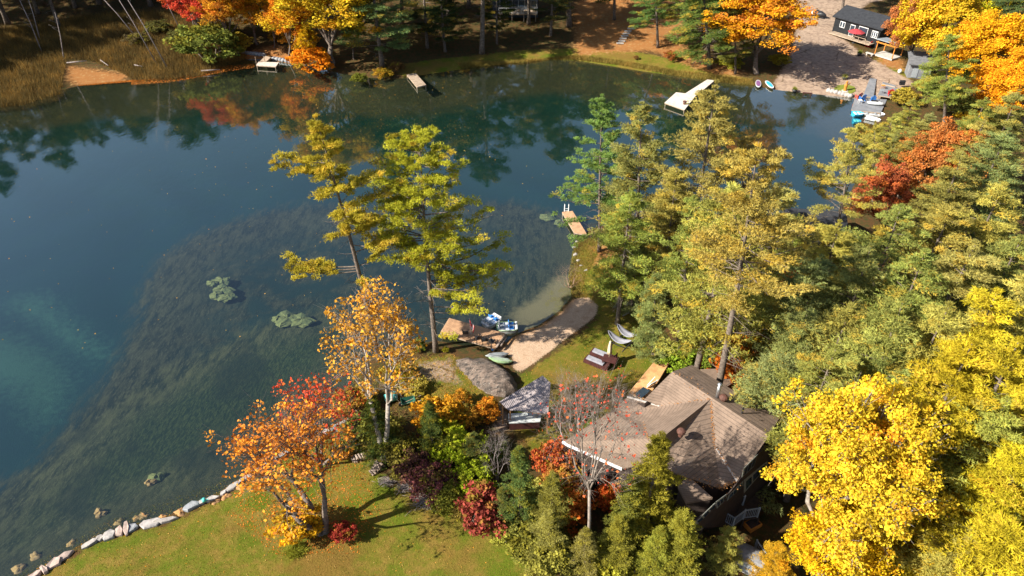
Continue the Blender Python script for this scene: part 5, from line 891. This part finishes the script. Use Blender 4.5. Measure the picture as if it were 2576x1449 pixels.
def adir(loc, rz, label, m, group=None):
    r = thing('adirondack_chair', loc, label, 'chair', group, rz); 
    mb = MB(); [mb.box((-.24+i*.12,-.05,.32-.0), (.10,.55,.03), 0, -.2) for i in range(5)]; mb.build('seat', m, r)
    mb = MB(); [mb.box((-.28+i*.14,.38,.68+.06*(2-abs(i-2))), (.12,.03,.8+.1*(2-abs(i-2))), 0, -.42) for i in range(5)]; mb.build('backrest', m, r)
    for s in (-1, 1):
        MB().box((s*.36,-.05,.56), (.13,.72,.03)).build('armrest', m, r); MB().box((s*.33,-.34,.27), (.07,.09,.55)).build('leg', m, r); MB().bar((s*.31,-.3,.3), (s*.31,.5,.03), .05, .1).build('leg', m, r)
    return r
M_SALM = mat('faded_red', (.55,.10,.08), (.45,.08,.07), 3, .5)
adir(G(2183,118), .6+pi, 'red slatted chair on the porch of the black cottage', M_RED)
# lean-to
p = G(2232,142); t = thing('lean_to', p, 'orange timber lean-to with pale floor right of the black cottage', 'lean-to', rz=an); MB().box((0,0,.15), (3.6,3.0,.25)).build('floor', M_CONC, t)
for sx in (-1.7,1.7):
    for sy in (-1.4,1.4): MB().box((sx,sy,1.4), (.13,.13,2.4)).build('post', M_ORANGE, t)
MB().box((0,0,2.75), (4.1,3.5,.12), 0, -.12).build('roof', M_GREYM, t); MB().box((0,-1.55,2.45), (3.9,.1,.2)).build('beam', M_ORANGE, t)
p = G(2250,128, .3); t = thing('side_table', p, 'round white table standing in the lean-to', 'table'); MB().tube([(0,0,.7),(0,0,.75)], .5, 16).build('table_top', M_WHITE, t); MB().tube([(0,0,0),(0,0,.7)], .05, 8).build('leg', M_WHITE, t)
# covered vehicle
p = G(2058,44); t = thing('snowmobile', p, 'black covered snowmobile with white nose on the drive', 'snowmobile', rz=2.2); MB().blob((0,0,.75), (1.5,.75,.6), 3, .08, 16, 10).build('cover', M_BLACK, t, smooth=True); MB().blob((1.3,0,.55), (.6,.55,.35), 5, .05).build('nose', M_WHITE, t, smooth=True)
for s in (-.5,.5): MB().bar((.6,s,.08), (1.9,s,.12), .14, .06).build('ski', M_BLACK, t)
MB().box((-.6,0,.18), (1.6,.5,.3)).build('track', M_BLACK, t)
# pots, statue, bench
for (x, y), s, c_, l in (((2161,140),1.0,(.16,.22,.04),'black pot with a leafy plant in front of the black cottage'),((1998,232),.9,(.30,.33,.06),'pot with a spiky yellow green plant at the far shore'),((2124,200),.9,(.45,.45,.12),'black bowl with pale succulents above the carved statue')):
    p = G(x, y); t = thing('potted_plant', p, l, 'potted plant'); MB().tube([(0,0,0),(0,0,.5)], [.3,.42], 14).build('pot', M_BLACK, t, smooth=True)
    rg2 = np.random.default_rng(int(x)); n = 260; dd = unit(rg2.normal(size=(n,3))+np.array([0,0,1.1])); W = unit(np.cross(dd, rg2.normal(size=(n,3))))*.035; Pb = rg2.normal(0,.12,(n,3))*np.array([1,1,.3])+np.array([0,0,.5]); V = np.stack([Pb-W, Pb+W, Pb+dd*rg2.uniform(.3,.75,(n,1))*s], 1).reshape(-1,3)
    o = bpy.data.objects.new('foliage', mesh_np('foliage', V, np.arange(n*3).reshape(-1,3), M_SHRUB, dict(v=rg2.uniform(size=n), u=rg2.uniform(size=n)**3))); col.objects.link(o); o.parent = t; o.color = (*c_, 1)
p = G(2125,229); t = thing('carved_statue', p, 'orange carved wooden figure standing on a ring of grass', 'statue', rz=.4); t.scale = (.85, .85, .8)
rings = [[((r*(1+.12*math.sin(3*k*pi/6))) *math.cos(k*pi/6), r*.8*math.sin(k*pi/6), z) for k in range(12)] for r, z in ((.42,0),(.38,.2),(.27,.5),(.33,.9),(.36,1.25),(.3,1.5),(.16,1.62),(.2,1.75),(.24,1.95),(.18,2.12),(.05,2.2))]; MB().loft(rings).build('figure', M_ORANGE, t, smooth=True)
MB().tube([(.25,0,1.4),(.6,-.1,1.45),(.85,-.1,1.7)], [.1,.08,.06], 8).build('arm', M_ORANGE, t, smooth=True); MB().tube([(0,0,-.1),(0,0,.12)], [.8,.6], 14).build('plinth', M_CONC, t)
GRN = polyw([(2095,225),(2108,214),(2130,213),(2150,219),(2152,230),(2138,238),(2118,239),(2100,233)], .5); ps = [G(*p_) for p_ in ((2094,226),(2108,215),(2130,213),(2150,219),(2152,230),(2138,238),(2118,239),(2100,233))]
cx_ = sum(ps, Vector())/8; mg = MB().prism([Vector((p_.x, p_.y, p_.z+.07))-cx_ for p_ in ps], .4).build('grass_patch', mat('short_grass', (.13,.17,.02), (.18,.18,.03), 3, .95, bmp=.5)); mg.location = cx_; mg['kind'] = 'structure'
p = G(2030,240); t = thing('bench', p, 'small dark bench on the rocky far shore', 'bench', rz=-.2); MB().box((0,0,.42), (1.5,.4,.06)).build('seat', M_REDW, t)
for s in (-.6,.6): MB().box((s,0,.2), (.08,.36,.4)).build('leg', M_REDW, t)
p = G(2187,140); t = thing('bench', p, 'grey stone bench on the grass beside the lean-to', 'bench', rz=an); MB().box((0,0,.42), (1.5,.5,.12)).build('seat', M_CONC, t)
for s in (-.5,.5): MB().box((s,0,.18), (.2,.4,.38)).build('leg', M_CONC, t)
# shed
p = G(2283,196); t = thing('shed', p, 'small grey shed with sloping shingled roof right of the rocky shore', 'shed', rz=-.25); MB().box((1.6,1.4,1.2), (3.4,2.6,2.8)).build('wall', M_GREYB, t)
MB().add([(-.5,-.5,2.5),(3.8,-.5,2.5),(3.8,3.1,3.7),(-.5,3.1,3.7)], [(0,1,2,3)]).build('roof', M_SHG, t).modifiers.new('t','SOLIDIFY').thickness = .18
MB().box((.9,.06,1.1), (.85,.08,1.9)).build('door', M_GREYM, t); MB().box((.0,-.0,1.0), (.05,.05,.05)).build('latch', M_WHITE, t)
p = G(2262,184); o = tag(MB().blob((0,0,.35), (.35,.3,.4), 2, .05).build('white_tank', M_WHITE, smooth=True), 'round white tank beside the grey shed wall', 'tank'); o.location = p
# grey docks on the right
def R1(x, y, z): return at(2012.5+x*.2223, y*.2223, z)
deck('dock_ramp', [R1(790,885,.9), R1(866,892,.9), R1(832,1100,.7), R1(712,1085,.7)][0:1]+[R1(712,1085,.7), R1(832,1100,.7), R1(866,892,.9)], 'grey ramp running down the rock to the floating dock', M_GREYB, 'ramp', nplank=12, gap=.05, posts=False)
deck('floating_dock', [R1(625,1105,.45), R1(985,1125,.45), R1(915,1275,.45), R1(583,1240,.45)], 'grey floating dock with two blue chairs', M_GREYB, nplank=1, zb=-.4)
deck('platform', [R1(930,960,1.1), R1(1175,1010,1.1), R1(1135,1115,1.1), R1(880,1075,1.1)], 'raised grey platform with the red chair', M_GREYB, 'deck', nplank=1, zb=-1.4)
deck('step_bench', [R1(935,925,1.3), R1(1085,965,1.3), R1(1080,980,1.3), R1(930,945,1.3)], 'low grey bench along the back of the raised platform', M_GREYB, 'bench', nplank=1, posts=False)
adir(R1(1020,1075,1.12), pi-.3, 'bright red slatted chair on the raised grey platform', M_RED)
adir(R1(700,1135,.47), pi+.1, 'blue chair on the floating dock, left of the ramp foot', M_BLUE); adir(R1(822,1150,.47), pi-.35, 'blue chair on the floating dock, right of the ramp foot', M_BLUE)
adir(R1(655,1115,.47), pi+.2, 'faded orange red chair at the left corner of the floating dock', M_SALM)
for x, y, z_, m, l in ((675,1165,.47,M_WHITE,'small white side table on the floating dock'),(935,1000,1.12,M_ORANGE,'small timber side table at the back of the raised platform'),(920,1055,1.12,M_GREYM,'grey metal side table on the raised platform')):
    t = thing('side_table', R1(x,y,z_), l, 'table'); MB().box((0,0,.5), (.55,.55,.04)).build('table_top', m, t)
    for sx in (-.22,.22):
        for sy in (-.22,.22): MB().box((sx,sy,.24), (.04,.04,.48)).build('leg', m, t)
p = R1(1145,975,1.0); t = thing('grill', p, 'black barbecue grill at the corner of the raised platform', 'grill'); MB().box((0,0,.5), (.8,.5,.5)).build('body', M_BLACK, t); MB().tube([(-.4,0,.78),(.4,0,.78)], .26, 14).build('lid', M_BLACK, t)
p = R1(1250,1060,1.0); p.z = hz(p.x,p.y); t = thing('pool_float', p, 'red and pink inflatable ring beside the raised platform', 'float'); rings = [[((.55+.2*math.cos(a))*math.cos(b), (.55+.2*math.cos(a))*math.sin(b), .2+.2*math.sin(a)) for a in [2*pi*i/8 for i in range(8)]] for b in [2*pi*j/16 for j in range(17)]]
MB().loft(rings, caps=False).build('ring', M_RED, t, smooth=True); MB().blob((0,0,.3), (.4,.4,.3), 1, .05).build('cushion', M_SALM, t, smooth=True)
def skiff(a, b, W, label, m, m2):
    c = a.lerp(b,.5); L = (b-a).length; r = thing('small_boat', Vector((c.x,c.y,0)), label, 'boat', rz=math.atan2(b.y-a.y, b.x-a.x))
    pf = [(-.5,.8),(-.45,1),(0,1),(.3,.85),(.45,.45),(.5,.1)]; rings = [[(x*L, W/2*w_*s*k, z) for s, z, k in ((-1,.42,1),(-1,.1,.85),(-.4,-.15,.8),(.4,-.15,.8),(1,.1,.85),(1,.42,1),(.8,.40,1),(.6,.12,.9),(-.6,.12,.9),(-.8,.40,1))] for x, w_ in pf]
    MB().loft(rings).build('hull', m, r); [MB().box((x*L,0,.32), (.3,W*.8,.05)).build('seat', m2, r) for x in (-.25,.1)]; return r
skiff(R1(595,1285,.3), R1(715,1285,.3), 1.5, 'sky blue boat moored under the corner of the floating dock', M_LBLUE, M_WHITE)
skiff(R1(595,1375,.2), R1(690,1380,.2), 1.3, 'darker teal hull standing in for the reflection of the sky blue boat', mat('deep_teal', (.02,.22,.34), (.015,.17,.28), 3, .4), M_TEAL)  # darker hull built for the sky blue boat's mirrored image in the water
skiff(R1(690,1265,.3), R1(960,1300,.3), 1.9, 'white motorboat moored along the floating dock', M_WHITE, M_GREYM); skiff(R1(740,1330,.2), R1(910,1370,.2), 1.0, 'slim white rowing boat outside the motorboat', M_WHITE, M_WHITE)
p = R1(850,1190,.45); t = thing('jet_ski', p, 'black and white jet ski on the floating dock', 'jet ski', rz=-.3); MB().blob((0,0,.35), (1.3,.5,.3), 8, .05, 16, 8).build('hull', M_PGREY, t, smooth=True); MB().box((-.3,0,.7), (1.0,.35,.22)).build('seat', M_BLACK, t, bevel=.06); MB().bar((.35,-.35,.95), (.35,.35,.95), .05).build('handlebar', M_BLACK, t)
# ------------------------------------------------------------------ boathouse roof and its flag among the pines
p = G(2040, 612); t = thing('boathouse', p, 'dark roofed boathouse glimpsed between the pines', 'boathouse', rz=-.15); MB().box((0,1.5,1.2), (6,4,2.6)).build('wall', M_DARK, t)
MB().add([(-3.4,-.9,2.3),(3.4,-.9,2.3),(3.4,1.5,3.5),(-3.4,1.5,3.5),(3.4,3.9,2.3),(-3.4,3.9,2.3)], [(0,1,2,3),(3,2,4,5)]).build('roof', M_SHD, t).modifiers.new('t','SOLIDIFY').thickness = .15
b0 = G(1968, 612); f2 = thing('flag', b0, 'furled red and white flag on a pole left of the boathouse', 'flag'); tp = aty(1984, 532, b0.y)-b0; MB().tube([Vector((0,0,0)), tp], .03, 8).build('pole', M_WHITE, f2)
MB().loft([[tp*s+Vector((.05+w_*math.cos(k*pi/3)*1, w_*math.sin(k*pi/3), 0)) for k in range(6)] for s, w_ in ((.98,.03),(.85,.12),(.7,.1),(.62,.03))]).build('cloth', M_RED, f2)
# ------------------------------------------------------------------ stone wall along the lawn
def block(seed, lx, ly, lz):
    rg3 = random.Random(seed); n = rg3.choice([5,6,7]); base = []
    for i in range(n): a = 2*pi*(i+rg3.uniform(-.25,.25))/n; base.append((lx/2*math.cos(a)*rg3.uniform(.9,1.15), ly/2*math.sin(a)*rg3.uniform(.9,1.15)))
    return MB().loft([[(x, y, -.3) for x, y in base], [(x*.98, y*.98, lz*.75+rg3.uniform(-.04,.04)) for x, y in base], [(x*.86, y*.86, lz+rg3.uniform(-.05,.05)) for x, y in base]])
WL = [(40,1468),(150,1396),(250,1345),(330,1318),(420,1298),(480,1265),(540,1243),(590,1210),(650,1172),(700,1142),(770,1107),(850,1062),(885,1040)]
wp_ = [G(*p) for p in WL]; seg = [(wp_[i], wp_[i+1]) for i in range(len(wp_)-1)]; i = 0; rr = random.Random(12); carry = 0
wallm = [M_STONE, mat('pink_stone', (.46,.35,.30), (.28,.21,.18), 2.5, .85, bmp=.5), mat('grey_blue_stone', (.30,.31,.33), (.16,.17,.18), 2, .85, bmp=.5), mat('white_stone', (.40,.37,.34), (.22,.20,.19), 2.5, .85, bmp=.5)]
for a, b in seg:
    L = (b-a).length; s = carry
    while s < L:
        lx = rr.choice([rr.uniform(.3, .6), rr.uniform(.7, 1.3), rr.uniform(1.1, 1.8)]); p = a.lerp(b, min(1, (s+lx/2)/L)); ang = math.atan2(b.y-a.y, b.x-a.x)
        o = block(i, lx*1.18, rr.uniform(.4,.95)*(1.7 if i in (7,8,9) else 1), rr.uniform(.12,.26)).build('wall_stone', wallm[rr.choice([0,1,3,3,2,1,0])]); o.location = (p.x+math.sin(ang)*.55+rr.uniform(-.05,.05), p.y-math.cos(ang)*.55+rr.uniform(-.05,.05), .16); o.rotation_euler = (rr.uniform(-.06,.06), rr.uniform(-.06,.06), ang)
        tag(o, 'flat-topped pale stone block in the wall between lawn and lake', 'stone', 'stones edging the lawn along the lake'); s += lx; i += 1
    carry = s-L
for j, (x, y, sc_) in enumerate([(560,728,1.1),(545,742,.8),(573,745,.9),(560,705,.9),(535,712,.6),(722,800,1.3),(760,805,1.2),(700,803,.7),(395,1198,.6),(378,1212,.4),(252,1290,.5),(345,1305,.4),(362,1300,.45),(410,1302,.35),(455,1290,.5),(300,1315,.4),(540,1262,.5),(570,1250,.45),(610,1228,.5),(90,1400,.45),(180,1368,.4),(48,1432,.5),(1475,680,.26),(1448,640,.3),(1444,622,.24),(1455,655,.25),(1462,668,.2),(1452,608,.25),(1378,545,1.0),(1410,560,.8)]):
    p = at(x, y, -.3); d = hz(p.x, p.y); p = at(x, y, max(d*.85, -2.2) if d < 0 else d); zc = p.z
    m = mat('algae_rock', (.19,.17,.06), (.07,.075,.03), 2, .95, bmp=.4) if (sc_ > .55 and x < 1400) or x in (1378,1410) else M_STONER if x < 1000 else M_STONE
    o = MB().blob((0,0,0), (sc_, sc_*.8, sc_*.4 if d > -.6 else .3), j, .22, 14, 8).build('rock', m, smooth=d > -.6); o.location = (p.x, p.y, zc-(.02 if d > -.6 else .1)); tag(o, ('algae green boulder lying under water off the shore' if 'algae' in m.name else 'rusty stone at the water edge below the lawn wall' if x < 1000 else 'pale stone on the grassy bank below the small tan dock'), 'rock', 'green boulders under water' if 'algae' in m.name else 'rusty stones at the water edge' if x < 1000 else 'pale stones on the right bank')
for j in range(22):
    x, y = (600+j*8, 133+j*.9) if j < 9 else (690+(j-9)*8, 150+(j-9)*1.3) if j < 15 else (2085+(j-15)*9, 230+(j-15)*2.3)
    p = G(x, y); o = MB().blob((0,0,.15), (.5,.42,.4), 50+j, .12, 10, 6).build('rock', M_STONE if j >= 15 else wallm[2], smooth=True); o.location = p; tag(o, 'pale rock edging the grass ring of the carved statue' if j >= 15 else 'dark boulder in the low bank beside the far left dock', 'rock', 'pale rocks below the statue' if j >= 15 else 'boulders beside the far left dock')
# stone steps on the far slope
for j in range(8):
    p = G(1560+j*3.9+(j > 5)*3, 110-j*6.2); o = MB().box((0,0,.06), (1.35,.62,.16), rr.uniform(-.2,.2)).build('stone_step', M_CONC, bevel=.04); o.location = p; tag(o, 'grey slab in the flight of stone steps climbing the far slope', 'step', 'stone steps on the far slope')
# firewood, brush heaps, drum
def log(c, L, r, az, el, label, group):
    d = Vector((math.cos(az)*math.cos(el), math.sin(az)*math.cos(el), math.sin(el))); o = MB().tube([-d*L/2, d*L/2], r, 9).build('split_log', M_LOG); o.location = c; tag(o, label, 'log', group)
    for s in (-1, 1): MB().tube([d*s*(L/2+.001), d*s*(L/2+.012)], r*.92, 9).build('cut_end', M_LOGE, o)
rr = random.Random(21)
for (x, y), az, n, lab, grp in (((915,1152), 1.9, 16, 'silver grey log in the taller firewood heap by the twin trunk', 'logs in the taller firewood heap'), ((947,1182), 2.5, 13, 'cut log in the lower firewood heap right of the taller one', 'logs in the lower firewood heap'), ((1189,1308), -.5, 12, 'cut log in the small pile below the crimson shrub', 'logs in the small pile')):
    c = G(x, y)
    for q in range(n): row = 0 if q < n*.45 else 1 if q < n*.8 else 2; k_ = q-(0 if row == 0 else n*.45 if row == 1 else n*.8); log(c+Vector((math.cos(az+pi/2)*(k_-2.5)*.2+rr.uniform(-.05,.05), math.sin(az+pi/2)*(k_-2.5)*.2, .1+row*.17)), rr.uniform(.45,.8), rr.uniform(.07,.11), az+rr.uniform(-.25,.25)-pi*.0, rr.uniform(-.1,.1), lab, grp)
for (x, y, w_), l in zip(((975,1213,.8),(1024,1226,1.1),(1071,1263,1.4)), ('small heap of grey twigs near the lower firewood heap','grey brush heap in the middle of the three','largest grey brush heap, nearest the camera')):
    c = G(x, y); mb = MB()
    for q in range(150): a = rr.gauss(.25,.9); p = Vector((rr.gauss(0,w_*.36), rr.gauss(0,w_*.24), abs(rr.gauss(.12,.13)))); d = Vector((math.cos(a), math.sin(a), rr.uniform(-.25,.35)))*rr.uniform(.15,.45)*w_; mb.tube([p-d, p+Vector((rr.gauss(0,.06),rr.gauss(0,.06),.05)), p+d], [.012,.009,.004], 3, cap=False)
    o = tag(mb.build('brush_pile', M_TWIG), l, 'brush pile'); o.location = c
c = G(984,1008); t = thing('drum', c, 'turquoise plastic drum lying behind the grey twin trunk', 'drum', rz=.5); MB().tube([(-.5,0,.42),(-.47,0,.42),(.47,0,.42),(.5,0,.42)], [.36,.42,.42,.36], 18).build('barrel', M_TEAL, t, smooth=True); MB().tube([(.5,0,.42),(.53,0,.42)], .38, 18).build('lid', M_WHITE, t)
c = G(1028,1018); t = thing('wheelbarrow', c, 'dark green wheelbarrow tipped beside the turquoise drum', 'wheelbarrow', rz=.3); M_DGR = mat('dark_green_steel', (.02,.10,.07), (.015,.07,.05), 3, .5)
MB().add([(-.6,-.4,.6),(.6,-.4,.6),(.6,.4,.6),(-.6,.4,.6),(-.35,-.25,.25),(.4,-.25,.25),(.4,.25,.25),(-.35,.25,.25)], [(4,7,6,5),(0,1,5,4),(1,2,6,5),(2,3,7,6),(3,0,4,7)]).build('tray', M_DGR, t).modifiers.new('t','SOLIDIFY').thickness = .03
MB().tube([(-.65,-.05,.22),(-.65,.05,.22)], .22, 14).build('wheel', M_BLACK, t)
for s in (-.3,.3): MB().bar((-.65,s*.2,.22), (1.2,s,.5), .04).build('handle', M_WOOD, t)
c = G(517,1268,.35); t = thing('watering_can', c, 'small teal watering can on the stone wall', 'watering can'); MB().tube([(0,0,0),(0,0,.28)], [.16,.14], 12).build('body', M_TEAL, t, smooth=True); MB().tube([(.12,0,.08),(.38,0,.3)], [.03,.02], 6).build('spout', M_TEAL, t); MB().tube([(-.14,0,.06),(-.26,0,.2),(-.1,0,.3)], .015, 6).build('handle', M_TEAL, t)
c = G(745,1388); rg2 = np.random.default_rng(77); n = 900; dd = unit(rg2.normal(size=(n,3))*np.array([1,1,.3])+np.array([0,0,.75])); W = unit(np.cross(dd, rg2.normal(size=(n,3))))*.02; Pb = rg2.normal(0,.22,(n,3))*np.array([1.3,1,0]); L_ = rg2.uniform(.4,.9,(n,1)); V = np.stack([Pb-W, Pb+W, Pb+dd*L_], 1).reshape(-1,3)
o = bpy.data.objects.new('daylily_clump', mesh_np('daylily_clump', V, np.arange(n*3).reshape(-1,3), M_SHRUB, dict(v=rg2.uniform(size=n), u=rg2.uniform(size=n)**3))); col.objects.link(o); o.location = c; o.color = (.36,.38,.05,1); tag(o, 'clump of long arching yellow green leaves at the foot of the orange maple', 'plant')
for (x0, y0, x1, y1), l in zip(((170,165,220,160),(255,158,275,172),(508,185,555,182),(340,170,360,174)), ('pale log at the edge of the floating weed','short pale log standing out among the reeds','long pale log in the reeds near the willow bush','small broken log in the middle of the marsh')):
    a, b = G(x0, y0, .5), G(x1, y1, .5); o = MB().tube([Vector((0,0,0)), b-a], [.12,.08], 7).build('fallen_log', M_TWIG, smooth=True); o.location = a; tag(o, l, 'log')
